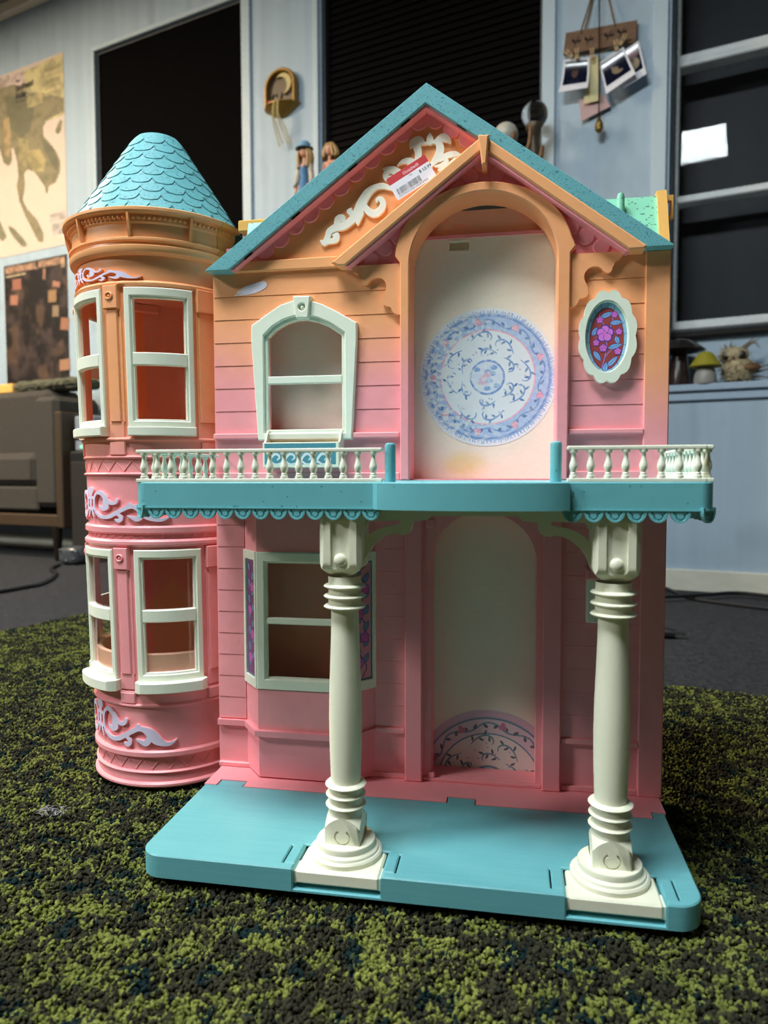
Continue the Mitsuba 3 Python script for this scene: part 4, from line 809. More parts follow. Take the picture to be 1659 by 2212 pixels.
def sheet(c, y0, curl, mt_front, layers, key, lab, catg, grp=None):
    tl, tr, br, bl_ = [np.array(q) for q in c]
    def mp(m, off):
        v, f = trimesh.remesh.subdivide_to_size(m.vertices, m.faces, .08, max_iter=10); u, w, h = v.T
        xz = tl+(tr-tl)*u[:, None]+(bl_-tl)*w[:, None]+(tl-tr+br-bl_)*(u*w)[:, None]
        y = y0-off-h-curl*(w-.25)**2*3
        return tm(np.c_[xz[:, 0], y, xz[:, 1]], f[:, ::-1])
    k = thing(key); tag(k, lab, catg, grp)
    obj('card', wl(mp(prism(sbox(0, 0, 1, 1), 0, .0008), 0)), mt_front, k, smooth=True if False else 30)
    if layers:
        ms, cs = [], []
        for i, (p, col) in enumerate(layers):
            v, f = tri2(p); v, f = trimesh.remesh.subdivide_to_size(np.c_[v, np.zeros(len(v))], f, .06, max_iter=10); m = mp2(tm(v, f), mp, .0012+.0003*i); ms.append(m); cs.append(np.tile(lin(*col), (len(m.vertices), 1)))
        obj('image', wl(cat(ms)), 'photo', k, smooth=True, color=np.vstack(cs))
    return k
def mp2(m, mp, off): return mp(m, off)
im = lambda *more: [(sbox(.07, .06, .93, .76), (14, 18, 40))]+list(more)
sheet([(-.545, 1.937), (-.453, 1.922), (-.452, 1.803), (-.557, 1.811)], -.026, .018, 'paper_white', im((ell(.47, .40, .12, .16), (86, 66, 62)), (ell(.47, .27, .13, .07), (34, 26, 30)), (ell(.48, .68, .22, .08), (24, 26, 48))), 'instant_photo', 'instant photo of a dim face, leftmost pegged under the board', 'photo')
sheet([(-.4185, 1.890), (-.333, 1.923), (-.286, 1.807), (-.386, 1.761)], -.034, .018, 'paper_white', im((ell(.35, .2, .3, .12), (74, 66, 84)), (ell(.48, .45, .12, .10), (140, 122, 102)), (ell(.58, .55, .14, .05), (140, 122, 102)), (ell(.40, .36, .03, .07), (140, 122, 102))), 'instant_photo', 'tilted instant photo pegged in front of another at the right', 'photo')
sheet([(-.362, 1.905), (-.284, 1.937), (-.253, 1.808), (-.335, 1.775)], -.024, .012, 'paper_white', im((ell(.6, .25, .3, .1), (120, 84, 92)), (ell(.66, .5, .2, .16), (150, 138, 116)), (ell(.62, .38, .06, .08), (110, 92, 80))), 'instant_photo', 'instant photo half hidden behind the tilted one', 'photo')
mat('yellow_paper', (206, 196, 150), .8); mat('pink_paper', (190, 160, 160), .8)
sheet([(-.462, 1.925), (-.420, 1.925), (-.418, 1.764), (-.472, 1.764)], -.020, .003, 'yellow_paper', None, 'paper_strip', 'narrow yellowed paper strip hanging between the photos', 'paper')
sheet([(-.492, 1.79), (-.40, 1.79), (-.378, 1.738), (-.482, 1.708)], -.012, .003, 'pink_paper', None, 'note_card', 'dusty pink card behind the yellowed strip', 'card')
for i, (s, z, a, lb) in enumerate(((-.494, 1.938, 0, 'wooden clothes peg on the leftmost photo'), (-.522, 1.945, .7, 'slanted wooden clothes peg beside the leftmost photo'), (-.44, 1.925, .05, 'wooden clothes peg on the yellowed strip'), (-.357, 1.932, .15, 'wooden clothes peg on the tilted photo'), (-.335, 1.945, -.6, 'slanted wooden clothes peg by the hidden photo'))):
    pk = tag(thing('clothes_peg'), lb, 'clothes peg', 'pegs on the hanging board')
    for dx in (-.0032, .0032):
        m = slab(affinity.rotate(Polygon([(s+dx-.0028, z-.018), (s+dx+.0028, z-.018), (s+dx*1.6+.0022, z+.020), (s+dx*1.6-.0022, z+.020)]), math.degrees(a), origin=(s, z)), -.045, -.037, .0006)
        obj('leg', wl(m), 'pin_wood', pk, smooth=False)
    obj('spring', wl(slab(affinity.rotate(sbox(s-.006, z-.002, s+.006, z+.002), math.degrees(a), origin=(s, z)), -.0462, -.036)), 'aluminium_dark', pk, smooth=False)
PN = tag(thing('pendant'), 'small brass pendant hanging on a long dark cord below the photos', 'pendant')
obj('cord', wl(tube([(-.425, -.05, 2.6), (-.416, -.05, 2.1), (-.412, -.052, 1.69)], .0028, 6)), 'dark_wood', PN)
pm = ball((0, 0, 0), 1, 3, (.015, .012, .024)); pm.vertices *= (1+.22*(meshkit.noise(pm.vertices*160)-.5))[:, None]
obj('drop', wl(move(pm, (-.412, -.046, 1.664))), 'brass', PN); obj('cap', wl(lathe([(0, .012), (.005, .009), (.006, 0), (.009, -.006), (0, -.008)], 10, at=(-.412, -.048, 1.689))), 'brass', PN); obj('cord_hook', wl(tube([(-.425, 0, 2.6), (-.425, -.055, 2.603)], .003, 6)), 'brass', PN)
# gilded plaque
PQ = tag(thing('wall_plaque'), 'small arched gilt plaque with a crescent moon on the wall panel', 'plaque')
ar = archpoly(-1.890, -1.722, 2.055, 2.145, 2.224, 24)
obj('back', wl(slab(ar, -.012, -.0, .002)), 'bronze', PQ, smooth=25)
obj('rim', wl(slab(ar.difference(ar.buffer(-.017)), -.034, 0, .005)), 'gold_paint', PQ, smooth=40)
mo = Point(-1.795, 2.155).buffer(.046).difference(Point(-1.815, 2.145).buffer(.044)); obj('moon', wl(slab(mo, -.024, -.010, .003)), 'pale_gold', PQ, smooth=40)
obj('spiral', wl(tube([(-1.838+(.004+.0045*t)*math.cos(t), -.015, 2.112+(.004+.0045*t)*math.sin(t)) for t in np.linspace(0, 6.6, 50)], .004, 6)), 'bronze', PQ)
sh = lathe([(0, -.062), (.018, -.058), (.05, -.038), (.078, -.012), (.092, 0), (.096, .008), (.09, .012), (0, .006)], 24, -PI/2, PI/2); sh.vertices *= [1.0, .62, .66]
obj('shelf', wl(move(sh, (-1.806, 0, 2.058))), 'gold_paint', PQ, smooth=40)
obj('shelf_top', wl(prism(Polygon([(-1.806+.09*math.sin(t), -.0675*math.cos(t)) for t in np.linspace(-PI/2, PI/2, 20)]), 2.062, 2.066)), 'gold_paint', PQ, smooth=False)
obj('tassel', wl(cat([tube(spline([(-1.80+dx, -.07, 2.06), (-1.80+dx*1.2, -.074, 2.0), (-1.795+dx*1.6+e, -.05, 1.95), (-1.78+dx*2+e, -.03, 1.90-abs(dx)*1.5)], 6), .0028, 5) for dx, e in ((-.012, -.004), (-.006, 0), (.008, .0), (.014, .006))])), 'pale_gold', PQ); mat('red_bead', (190, 70, 70), .4)
obj('bead', wl(ball((-1.842, -.05, 2.072), .009, 2, (1.6, 1, .7))), 'red_bead', PQ)
# posters
def wpt(px, py, off):                               # wall-frame spot from measured sight lines, in metres
    d = _f+_r*((px-829.5)/FPX)-_up*((py-1106)/FPX); t = ((W0-WIN*off-CAM)@WIN)/(d@WIN); q = CAM+t*d-W0; return q@WD, q[2]
MP = tag(obj('map_poster', wl(slab(sbox(-4.22, 1.665, -3.215, 2.672), -.003, -.0003)), 'map_sea' if mat('map_sea', (206, 190, 176), .6) else 0, smooth=False), 'large tan map poster of southeast Asia at the top left', 'poster')
def pp(*q, box_=sbox(-4.22, 1.665, -3.215, 2.672)): return Polygon([wpt(x/2, y/2, .003) for x, y in q]).buffer(.010).buffer(-.018).buffer(.008).intersection(box_)
LAND, DEEP, YEL, PNK, TXT = (136, 126, 98), (110, 106, 84), (200, 186, 138), (204, 182, 174), (180, 166, 122)
main = pp((-160, 420), (-160, 600), (-60, 560), (0, 640), (15, 700), (40, 715), (52, 690), (48, 620), (60, 640), (75, 700), (80, 760), (72, 800), (85, 870), (110, 930), (140, 990), (165, 1040), (188, 1045), (188, 1005), (160, 945), (118, 900), (98, 860), (108, 800), (104, 745), (120, 728), (150, 740), (175, 775), (195, 805), (200, 852), (212, 800), (240, 785), (258, 745), (262, 700), (245, 655), (220, 620), (188, 585), (186, 550), (200, 515), (240, 495), (275, 478), (275, 420), (200, 400), (130, 400), (60, 360), (0, 380))
ml = [(pp((-200, 400), (0, 330), (120, 300), (120, 420), (0, 470), (-200, 560)), PNK), (pp((105, 305), (279, 225), (279, 490), (205, 520), (105, 470)), YEL), (main, LAND), (pp((20, 420), (110, 400), (150, 470), (130, 560), (90, 600), (40, 540)), DEEP), (pp((80, 590), (120, 600), (130, 680), (110, 740), (84, 740)), (152, 140, 102)),
      (pp((180, 590), (215, 620), (240, 660), (255, 705), (245, 740), (220, 700), (190, 640)), DEEP), (pp((110, 650), (170, 640), (200, 690), (190, 740), (140, 735)), (172, 156, 110)), (pp((15, 520), (40, 500), (48, 600), (40, 680), (20, 660)), (176, 150, 110)), (pp((105, 800), (112, 760), (104, 745)), LAND), (pp((244, 548), (260, 512), (270, 520), (264, 560), (250, 578), (240, 566)), LAND),
      (pp((35, 968), (62, 985), (104, 1030), (122, 1062), (95, 1062), (60, 1022), (40, 992)), (128, 124, 100)), (pp((-80, 860), (-10, 930), (30, 1020), (10, 1040), (-60, 950), (-110, 880)), (128, 124, 100))]
for k in range(5): ml.append((pp((193, 297+26*k), (263, 270+26*k), (263, 286+26*k), (193, 313+26*k)), TXT))
ml += [(pp((118, 420), (185, 392), (185, 440), (118, 466)), TXT), (pp((215, 925), (285, 905), (285, 940), (217, 960)), (190, 178, 170)), (pp((225, 965), (288, 950), (288, 1000), (228, 1015)), (186, 176, 172))]
scene['map_ink'] = {'type': 'blendbsdf', 'weight': mikit.proc(lambda p, n, uv: dr.clip((fbm(p.x*26, p.y*26, p.z*26, octaves=4)-.42)*2.2, 0, .5)), 'a': {'type': 'twosided', 'bsdf': {'type': 'principled', 'base_color': VC, 'roughness': .7}},
                    'b': {'type': 'twosided', 'bsdf': {'type': 'principled', 'base_color': rgb(92, 92, 70), 'roughness': .7}}}
m, c = decal(ml, 1e-4); obj('printed_map', wl(front(m, -.0032)), 'map_ink', MP, smooth=False, color=c)
def wword(s, h, x, z, mt, parent, y=-.0032, bold=False, fit=None):
    m = meshkit.text_mesh(s, h, .0006, bold)
    if fit: m.vertices *= [fit/m.bounds[1][0], 1, 1]
    return obj('lettering', wl(move(front(m, 0), (x, y, z))), mt, parent, smooth=False)
wword('The', .016, -3.60, 2.600, 'black_print', MP, y=-.0052); wword('Southeast', .030, -3.60, 2.556, 'black_print', MP, y=-.0052, bold=True, fit=.15); wword('Asia', .030, -3.60, 2.512, 'black_print', MP, y=-.0052, bold=True)
obj('rule', wl(slab(sbox(-3.60, 2.492, -3.52, 2.496), -.0054, -.0046)), 'black_print', MP, smooth=False)
mat('tan_print', (176, 158, 126), .6)
def poster_city(p, n, uv):
    s = (p.x-W0[0])*WD[0]+(p.y-W0[1])*WD[1]; z = p.z
    a = fbm(s*16, z*16, 1); b = smoothstep(.55, .75, fbm(s*9+4, z*9, 6)); c = mix(lin(30, 26, 25), lin(66, 54, 52), smoothstep(.35, .8, a))
    return mix(c, lin(120, 92, 74), b*.35)
mat('city_print', poster_city, .5)
PC = tag(obj('city_poster', wl(slab(sbox(-3.745, .93, -3.225, 1.613), -.003, -.0003)), 'city_print', smooth=False), 'dark aerial map poster of northern Kabul under the tan map', 'poster')
mat('peach_print', (214, 168, 136), .6)
wword('NORTHERN KABUL, AFGHANISTAN', .034, -3.732, 1.568, 'peach_print', PC, bold=True, fit=.49)
for x0, x1 in ((-3.728, -3.66), (-3.655, -3.60), (-3.594, -3.56)): obj('caption_bar', wl(slab(sbox(x0, 1.546, x1, 1.556), -.0036, -.003)), 'tan_print', PC, smooth=False)
fr = []
for (s, z, w, h, c) in ((-3.675, 1.47, .075, .06, (150, 96, 80)), (-3.70, 1.39, .065, .055, (160, 110, 88)), (-3.42, 1.50, .02, .06, (150, 108, 90)), (-3.345, 1.455, .06, .03, (160, 112, 92)), (-3.38, 1.37, .065, .065, (150, 116, 82)), (-3.35, 1.29, .05, .06, (136, 116, 92)), (-3.29, 1.215, .065, .065, (150, 104, 82)), (-3.27, 1.545, .03, .05, (150, 126, 96)), (-3.30, .99, .08, .06, (160, 118, 92))):
    fr.append((affinity.rotate(sbox(s, z, s+w, z+h), rnd.uniform(-14, 6), origin=(s, z)), c))
for i, q in enumerate(fr): m, c = decal([q], 1e-4, i*5e-5); obj('inset_picture', wl(front(m, -.0033)), 'matte_print', PC, smooth=False, color=c)

# ------------------------------------------------------------------ cabinet behind the house and the things on it
CT = 1.372
K = tag(thing('cabinet'), 'dark wooden cabinet against the wall, seen through the arch of the dollhouse', 'cabinet')
obj('carcass', wl(bx(-1.66, -.62, -.42, -.02, .04, CT-.03, .004)), 'dark_wood', K, smooth=False); obj('top', wl(bx(-1.69, -.60, -.45, -.016, CT-.03, CT, .005)), 'dark_wood', K, smooth=False)
for a, b in ((-1.64, -1.15), (-1.13, -.64)):
    d = obj('door', wl(bx(a, b, -.437, -.42, .10, CT-.06, .004)), 'dark_wood', K, smooth=False); obj('knob', wl(ball(((-1.19 if a < -1.5 else -1.09), -.447, .8), .013, 2)), 'brass', d)
obj('plinth', wl(bx(-1.64, -.64, -.40, -.03, 0, .045)), 'dark_wood', K, smooth=False)
mat('skin', (206, 150, 122), .5); mat('blond_hair', lambda p, n, uv: mix(lin(206, 172, 112), lin(150, 106, 60), fbm(p.x*260, p.y*260, p.z*40)), .5); mat('denim', (72, 118, 160), .7); mat('denim_pale', (116, 158, 186), .7); mat('denim_dark', (40, 60, 84), .7); mat('cream_knit', lambda p, n, uv: mix(lin(196, 188, 172), lin(120, 116, 106), smoothstep(.5, .7, fbm(p.x*60, p.y*60, p.z*60))), .8)
def bones(js, ref=.004, it=8):
    ms = [];
    for a, ra, b, rb in js: ms.append(m3.Manifold.hull(man(ball(a, ra, 2))+man(ball(b, rb, 2))) if False else m3.Manifold.batch_hull([man(ball(a, ra, 2)), man(ball(b, rb, 2))]))
    M = m3.Manifold.batch_boolean(ms, m3.OpType.Add).refine_to_length(ref); m = unman(M); m.merge_vertices(); trimesh.smoothing.filter_taubin(m, iterations=it); return m
def doll(s, d, z0, hat, label):
    D = tag(thing('doll'), label, 'doll'); k = 1.17
    def q(m): return wl(move(m, (s, d, z0)))
    sc_ = lambda *p: tuple(np.array(p)*k)
    J = []
    for sx in (-1, 1):
        J += [(sc_(sx*.010, 0, .135), .013*k, sc_(sx*.009, -.002, .075), .0095*k), (sc_(sx*.009, -.002, .075), .0095*k, sc_(sx*.008, .002, .012), .0055*k), (sc_(sx*.008, .002, .010), .0055*k, sc_(sx*.008, -.012, .004), .004*k),
              (sc_(sx*.019, 0, .218), .007*k, sc_(sx*.027, 0, .180), .0055*k), (sc_(sx*.027, 0, .180), .0055*k, sc_(sx*.030, -.006, .145), .0042*k), (sc_(sx*.030, -.006, .145), .0042*k, sc_(sx*.030, -.009, .128), .0045*k)]
    J += [(sc_(-.012, 0, .143), .0135*k, sc_(.012, 0, .143), .0135*k), (sc_(0, 0, .148), .014*k, sc_(0, 0, .175), .0115*k), (sc_(0, 0, .175), .0115*k, sc_(0, -.001, .206), .0145*k), (sc_(-.016, 0, .217), .0075*k, sc_(.016, 0, .217), .0075*k), (sc_(0, 0, .216), .006*k, sc_(0, 0, .240), .0055*k),
          (sc_(0, -.001, .262), .0150*k, sc_(0, -.005, .250), .0095*k), (sc_(0, -.0155, .2545), .0018*k, sc_(0, -.0148, .258), .0014*k)]
    obj('body', q(bones(J, .0045, 4)), 'skin', D, smooth=True)
    h = ball((0, .003*k, .2655*k), .0185*k, 3, (1.0, 1.0, 1.05)); v = h.vertices; cutm = (v[:, 1] < -.008*k) & (v[:, 2] < .272*k); v[cutm, 1] = -.008*k
    locks = [h]
    for a in np.linspace(-2.35, 2.35, 15):
        x, y = .0185*k*math.sin(a), .003*k+.0165*k*math.cos(a); e = rnd.uniform(.9, 1.25); lo = .205*k if hat else .235*k
        locks.append(tube(spline([(x*.6, y*.6, .280*k), (x*1.1*e, y*1.1, .262*k), (x*1.35*e, y*1.2, .243*k), (x*1.25, y*1.25, lo)], 5), np.linspace(.004, .0055, 16)*k, 6))
    obj('hair', q(cat(locks)), 'blond_hair', D, smooth=True)
    for sx in (-1, 1): obj('eye', q(ball(sc_(sx*.0055, -.0143, .2625), .0020*k, 1, (1.3, .6, .8))), 'denim_dark', D, smooth=True)
    obj('mouth', q(ball(sc_(0, -.0147, .2475), .0022*k, 1, (1.4, .5, .5))), 'red_bead', D, smooth=True)
    if hat:
        obj('hat', q(lathe([(.030*k, .268*k), (.031*k, .271*k), (.021*k, .2745*k), (.0205*k, .286*k), (.016*k, .2915*k), (0, .293*k)], 24)), 'denim_pale', D, smooth=35)
        obj('dress', q(lathe([(.010*k, .214*k), (.0165*k, .206*k), (.0165*k, .200*k), (.0135*k, .176*k), (.019*k, .150*k), (.028*k, .095*k), (.033*k, .05*k)], 24)), 'denim', D, smooth=True)
        for sx in (-1, 1): obj('strap', q(tube([sc_(sx*.009, -.0165, .205), sc_(sx*.011, -.010, .222), sc_(sx*.011, .004, .226)], .002*k, 6)), 'denim', D, smooth=True)
        for sx in (-1, 1): obj('sleeve', q(tube([sc_(sx*.014, 0, .222), sc_(sx*.021, 0, .214), sc_(sx*.0285, 0, .180), sc_(sx*.031, -.006, .146)], np.array([.008, .0098, .009, .0085])*k, 10)), 'cream_knit', D, smooth=True)
        obj('jacket_back', q(lathe([(.011*k, .222*k), (.0185*k, .212*k), (.0165*k, .178*k), (.021*k, .148*k)], 16, PI*.42, PI*1.58)), 'cream_knit', D, smooth=True)
    else:
        obj('dress', q(lathe([(.0155*k, .203*k), (.0158*k, .198*k), (.0135*k, .176*k), (.018*k, .150*k), (.030*k, .08*k), (.040*k, .02*k)], 24)), 'red_bead', D, smooth=True)
s1, zt = wpt(657, 290, .33); doll(s1, -.33, CT, True, 'doll in a blue hat and denim dress standing behind the roof')
s2, zt2 = wpt(712, 312, .30); doll(s2, -.30, CT, False, 'bare shouldered blond doll half hidden behind the roof slope')
scene['crystal'] = {'type': 'dielectric', 'int_ior': 1.5}
sb, zb = wpt(1155, 249, .12)
CB = tag(thing('glass_ball'), 'clear glass ball on a carved stand behind the gable', 'glass ball')
obj('ball', wl(move(trimesh.creation.icosphere(4, .0475), (sb, -.12, zb))), 'crystal', CB, smooth=True)
st = lathe([(.05, CT), (.052, CT+.012), (.036, CT+.03), (.018, CT+.06), (.013, CT+.16), (.020, CT+.22), (.012, CT+.26), (.016, zb-.075), (.030, zb-.052), (.033, zb-.036), (.026, zb-.030), (0, zb-.046)], 20, at=(sb, -.12, 0))
st.vertices += (meshkit.noise(st.vertices*60)[:, None]-.5)*[.012, .012, 0]; obj('stand', wl(st), 'bronze', CB, smooth=40)
so, zo = wpt(1093, 293, .16); OR = tag(thing('globe_ornament'), 'frosted white globe ornament peeking over the right roof slope', 'ornament'); mat('frosted', (190, 184, 170), .4)
obj('globe', wl(move(trimesh.creation.icosphere(3, .044), (so, -.16, zo))), 'frosted', OR, smooth=True); obj('stem', wl(lathe([(.045, CT), (.045, CT+.01), (.014, CT+.03), (.012, zo-.05), (.02, zo-.038)], 16, at=(so, -.16, 0))), 'bronze', OR, smooth=40)
sf, zf = wpt(1135, 320, .34); FG = tag(thing('carved_figure'), 'small carved branching wooden figure below the glass ball', 'figurine')
obj('branches', wl(cat(tube([(sf, -.34, CT), (sf-.01, -.34, zf-.1), (sf-.015, -.34, zf)], [.02, .014, .01], 8), tube(spline([(sf-.012, -.34, zf-.03), (sf-.04, -.35, zf+.02), (sf-.035, -.35, zf+.055)], 5), np.linspace(.011, .007, 11), 7), tube(spline([(sf-.012, -.34, zf-.02), (sf+.015, -.35, zf+.0), (sf+.02, -.35, zf+.06)], 5), np.linspace(.011, .006, 11), 7), tube(spline([(sf, -.34, zf-.08), (sf+.05, -.35, zf-.05), (sf+.06, -.35, zf-.01)], 5), np.linspace(.012, .006, 11), 7))), 'wood', FG, smooth=True); obj('base', wl(lathe([(0, CT+.012), (.04, CT+.012), (.045, CT), (0, CT)], 16, at=(sf, -.34, 0))), 'wood', FG, smooth=30)

# ------------------------------------------------------------------ on the ledge under the right window
LT = .728
mat('black_glaze', (36, 31, 30), .25); mat('yellow_glaze', (150, 140, 38), .55); mat('grey_ceramic', (150, 148, 142), .5); mat('straw', lambda p, n, uv: mix(lin(206, 190, 150), lin(108, 90, 68), fbm(p.x*120, p.y*120, p.z*50)), .9); mat('dark_eye', (30, 22, 18), .4); mat('feather', (120, 106, 92), .8)
def shroom(name, px, prof_c, prof_s, mc, ms_, label, off=-.045):
    s, _ = wpt(px, 830, off); k = tag(thing(name), label, 'mushroom figurine')
    obj('cap', wl(lathe(prof_c, 28, at=(s, -off, LT))), mc, k, smooth=40); obj('stem', wl(lathe(prof_s, 24, at=(s, -off, LT))), ms_, k, smooth=40); return s
mat('brown_glaze', lambda p, n, uv: mix(lin(60, 44, 38), lin(32, 26, 25), fbm(p.x*40, p.y*40, p.z*30)), .25)
shroom('mushroom_figurine', 1467, [(0, .171), (.02, .169), (.045, .160), (.072, .140), (.088, .128), (.084, .125), (.05, .122), (.02, .118), (0, .118)], [(0, 0), (.038, 0), (.039, .03), (.034, .06), (.028, .10), (.024, .122)], 'black_glaze', 'brown_glaze', 'tall dark brown mushroom figurine beside the house corner')
shroom('mushroom_figurine', 1523, [(0, .112), (.012, .112), (.024, .106), (.037, .086), (.049, .068), (.054, .062), (.051, .059), (.030, .060), (0, .061)], [(0, 0), (.036, 0), (.038, .012), (.036, .03), (.030, .050), (.022, .062)], 'yellow_glaze', 'grey_ceramic', 'yellow capped mushroom figurine with a grey stem', -.002)
so_, _ = wpt(1588, 828, -.05); OWL = tag(thing('owl_figurine'), 'straw owl figurine with feather tufts on the ledge', 'owl figurine')
ow = lambda m: wl(move(m, (so_, .05, LT)))
b = ball((0, 0, .050), 1, 4, (.050, .042, .050)); b.vertices += (meshkit.fbm(b.vertices*70)[:, None]-.5)*.010; b.vertices[:, 0] += .006; obj('body', ow(b), 'straw', OWL, smooth=40)
hd = ball((-.006, -.004, .098), 1, 4, (.047, .036, .030)); hd.vertices += (meshkit.fbm(hd.vertices*90)[:, None]-.5)*.008; obj('head', ow(hd), 'straw', OWL, smooth=40)
for x in (-.030, .018): obj('eye', ow(ball((x, -.031, .096), 1, 2, (.0145, .006, .0145))), 'dark_eye', OWL, smooth=True)
sw = []
for k in range(260):
    u = nrng.normal(size=3); u /= np.linalg.norm(u); hb = k % 3 == 0; c, sc_ = ((np.array([-.006, -.004, .098]), np.array([.045, .034, .029])) if hb else (np.array([.006, 0, .050]), np.array([.048, .040, .048]))); q = c+u*sc_
    if q[2] < .006 or (hb and u[1] < -.55): continue
    t = np.array([u[0]*.3, u[1]*.3, -.8 if not hb else .2])+nrng.normal(size=3)*.5; t /= np.linalg.norm(t); e = q+u*.006+t*.014; e[2] = max(e[2], .004)
    sw.append(tube([q-u*.002, q+u*.004+t*.005, e], [.0014, .0012, .0005], 4))
tag(obj('straw_fringe', ow(cat(sw)), 'straw', OWL, smooth=False), kind='stuff')
for x in (): obj('pupil', ow(ball((x, -.041, .097), .004, 1)), 'pale_gold', OWL, smooth=True)
obj('beak', ow(trimesh.convex.convex_hull(np.array([(-.011, -.034, .092), (-.001, -.034, .092), (-.006, -.048, .082), (-.006, -.034, .078)]))), 'dark_eye', OWL, smooth=False)
wing = ball((.045, -.02, .052), 1, 3, (.034, .022, .016)); obj('wing', ow(wing), 'wood', OWL, smooth=True)
for i, (a, b_, c) in enumerate((((.015, 0, .122), (.04, 0, .142), (.058, 0, .158)), ((.018, 0, .120), (.048, 0, .140), (.072, 0, .152)), ((.02, 0, .118), (.055, 0, .140), (.075, -.01, .118)), ((-.03, 0, .122), (-.034, 0, .135), (-.036, 0, .142)), ((-.018, 0, .124), (-.016, 0, .14), (-.014, 0, .15)), ((.05, 0, .045), (.09, 0, .058), (.13, 0, .066)), ((.05, 0, .035), (.09, 0, .044), (.13, 0, .05)), ((.045, 0, .022), (.08, 0, .022), (.11, 0, .014)))):
    obj('feather', ow(tube(spline([a, b_, c], 6), np.linspace(.0048, .0012, 13), 6)), 'feather', OWL, smooth=True)
for x in (-.02, .012): obj('foot', ow(cat([tube([(x, -.03, .010), (x+d, -.058, .003)], .003, 5) for d in (-.008, 0, .008)])), 'dark_eye', OWL, smooth=True)

# ------------------------------------------------------------------ sofa and clutter at the left
mat('sofa_cloth', lambda p, n, uv: mix(lin(66, 62, 56), lin(48, 46, 43), fbm(p.x*160, p.y*160, p.z*160)), .9); mat('sofa_wood', (64, 50, 36), .5); mat('moss', lambda p, n, uv: mix(lin(96, 96, 76), lin(46, 48, 38), fbm(p.x*60, p.y*60, p.z*60)), .95)
SF = tag(thing('sofa'), 'grey brown upholstered sofa with wooden frame at the left edge', 'sofa')
a0 = -3.045; sy = -.38
def rbx(*a): return bx(*a)
obj('arm', wl(bx(a0, a0+.17, sy, -.10, .26, .80, .025)), 'sofa_cloth', SF, smooth=False); obj('arm', wl(bx(a0-1.5, a0-1.33, sy, -.10, .26, .80, .025)), 'sofa_cloth', SF, smooth=False)
obj('backrest', wl(bx(a0-1.33, a0, -.28, -.06, .30, .85, .03)), 'sofa_cloth', SF, smooth=False)
for k in range(2): obj('seat_cushion', wl(bx(a0-1.325+.665*k, a0-.665+.66*k, sy+.01, -.28, .36, .53, .035)), 'sofa_cloth', SF, smooth=False)
obj('seat_base', wl(bx(a0-1.33, a0, sy+.02, -.1, .24, .36, .01)), 'sofa_cloth', SF, smooth=False)
obj('frame_rail', wl(cat(bx(a0-1.5, a0+.19, sy-.012, sy+.02, .165, .225, .005), bx(a0+.17, a0+.215, sy-.01, -.1, .16, .72, .006), bx(a0-1.5, a0+.2, -.14, -.09, .165, .24, .005))), 'sofa_wood', SF, smooth=False)
for x, y in ((a0+.15, sy+.01), (a0-1.46, sy+.01), (a0+.15, -.13), (a0-1.46, -.13)): obj('leg', wl(lathe([(.014, 0), (.020, .08), (.024, .17)], 12, at=(x, y, 0))), 'dark_wood', SF)
mz = bx(-3.35, -2.86, -.26, -.10, .85, .905, .02); mz = tm(*trimesh.remesh.subdivide_to_size(mz.vertices, mz.faces, .018)); mz.vertices += (meshkit.fbm(mz.vertices*40)[:, None]-.5)*[.03, .03, .03]; mz.vertices[:, 2] = np.maximum(mz.vertices[:, 2], .851)
tag(wobj('folded_throw', mz, 'moss', smooth=50), 'mossy knitted throw folded on top of the sofa back', 'throw')
mat('amber', (226, 178, 96), .5); tag(wobj('small_box', bx(-3.52, -3.38, -.24, -.14, .85, .90, .006), 'amber', smooth=False), 'small amber box beside the mossy throw', 'box')
mat('device_grey', (128, 138, 148), .5); mat('device_black', (22, 22, 23), .5)
s_ = -2.812
SP = tag(thing('speaker_cabinet'), 'tall black speaker cabinet between the sofa and the turret', 'speaker'); obj('body', wl(bx(s_, s_+.16, -.36, -.10, .026, .53, .008)), 'device_black', SP, smooth=False); obj('grille', wl(bx(s_+.015, s_+.145, -.368, -.358, .05, .48, .004)), 'slot_dark', SP, smooth=False); obj('base', wl(bx(s_-.002, s_+.165, -.365, -.09, 0, .026)), 'dark_wood', SP, smooth=False)
RT = tag(thing('router'), 'pale grey electronic box with a tiny green light by the turret', 'device'); obj('body', wl(bx(s_+.002, s_+.13, -.33, -.14, .53, .70, .008)), 'device_grey', RT, smooth=False); obj('slot', wl(bx(s_+.01, s_+.07, -.333, -.325, .585, .605)), 'device_black', RT, smooth=False)
mat('led', (60, 200, 90), .4); kk = obj('led', wl(ball((s_+.055, -.333, .552), .006, 2)), 'led', RT); scene[kk]['emitter'] = {'type': 'area', 'radiance': {'type': 'rgb', 'value': [.2, 1.4, .5]}}
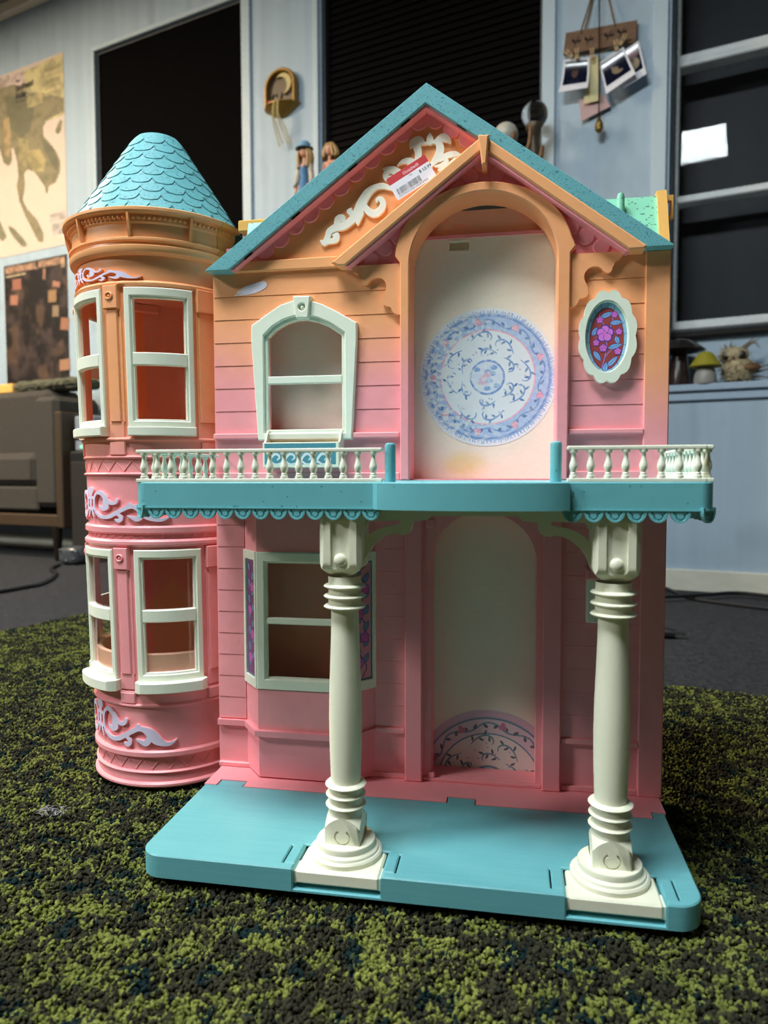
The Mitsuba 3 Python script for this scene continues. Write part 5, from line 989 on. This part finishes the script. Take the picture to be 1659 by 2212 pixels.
def fpt(px, py):
    d = _f+_r*((px-829.5)/FPX)-_up*((py-1106)/FPX); t = -CAM[2]/d[2]; return CAM+t*d
c = (W0+WD*(-2.715)-WIN*.43)
CL = tag(thing('plug_block'), 'clear plastic plug block with shiny studs on the carpet', 'plug')
mat('smoky', (70, 74, 78), .12, specular=.7)
pb = trimesh.creation.icosphere(4, 1.0); v = pb.vertices; v[:] = np.sign(v)*np.abs(v)**.55*np.array([.055, .05, .042]); obj('block', move(pb, (c[0], c[1], .043)), 'smoky', CL, smooth=True)
mat('chrome', (220, 224, 228), .15, metallic=1.0)
for dx, dz in ((-.035, .07), (.025, .068), (.03, .03), (-.005, .022)): obj('stud', move(ball((0, 0, 0), .006, 2), (c[0]+dx, c[1]-.050, dz)), 'chrome', CL, smooth=True)
mat('cable_black', (20, 20, 21), .5)
pts = [fpt(*p) for p in ((-60, 1290), (0, 1281), (50, 1272), (85, 1265), (112, 1252), (120, 1240), (110, 1232), (122, 1224), (130, 1222))]
tag(obj('cable', tube(spline([(p[0], p[1], .008) for p in pts], 8), .007, 8), 'cable_black'), 'black power cable curling over the carpet below the sofa', 'cable')
for lab, pp in (('thin black cable crossing toward the right edge', ((1400, 1262), (1437, 1275), (1490, 1297), (1560, 1309), (1659, 1321), (1720, 1328))), ('black cable lying along the baseboard at the right', ((1390, 1302), (1437, 1302), (1520, 1298), (1590, 1294), (1659, 1301), (1730, 1312)))):
    pts = [fpt(*p) for p in pp]; zz = .006 if 'thin' in lab else .018
    tag(obj('cable', tube(spline([(p[0], p[1], zz) for p in pts], 8), .0062, 8), 'cable_black'), lab, 'cable')
c = fpt(1443, 1380); CK = tag(thing('cable_plug'), 'small black cord end lying on the carpet behind the house', 'plug'); obj('body', cat(tube([(c[0]-.12, c[1]+.01, .014), (c[0]-.02, c[1], .014), (c[0]+.015, c[1]-.004, .012)], [.010, .016, .012], 10)), 'cable_black', CK)
for dy in (-.008, .006): obj('prong', tube([(c[0]+.012, c[1]+dy, .012), (c[0]+.04, c[1]+dy-.004, .013)], .003, 6), 'chrome', CK)
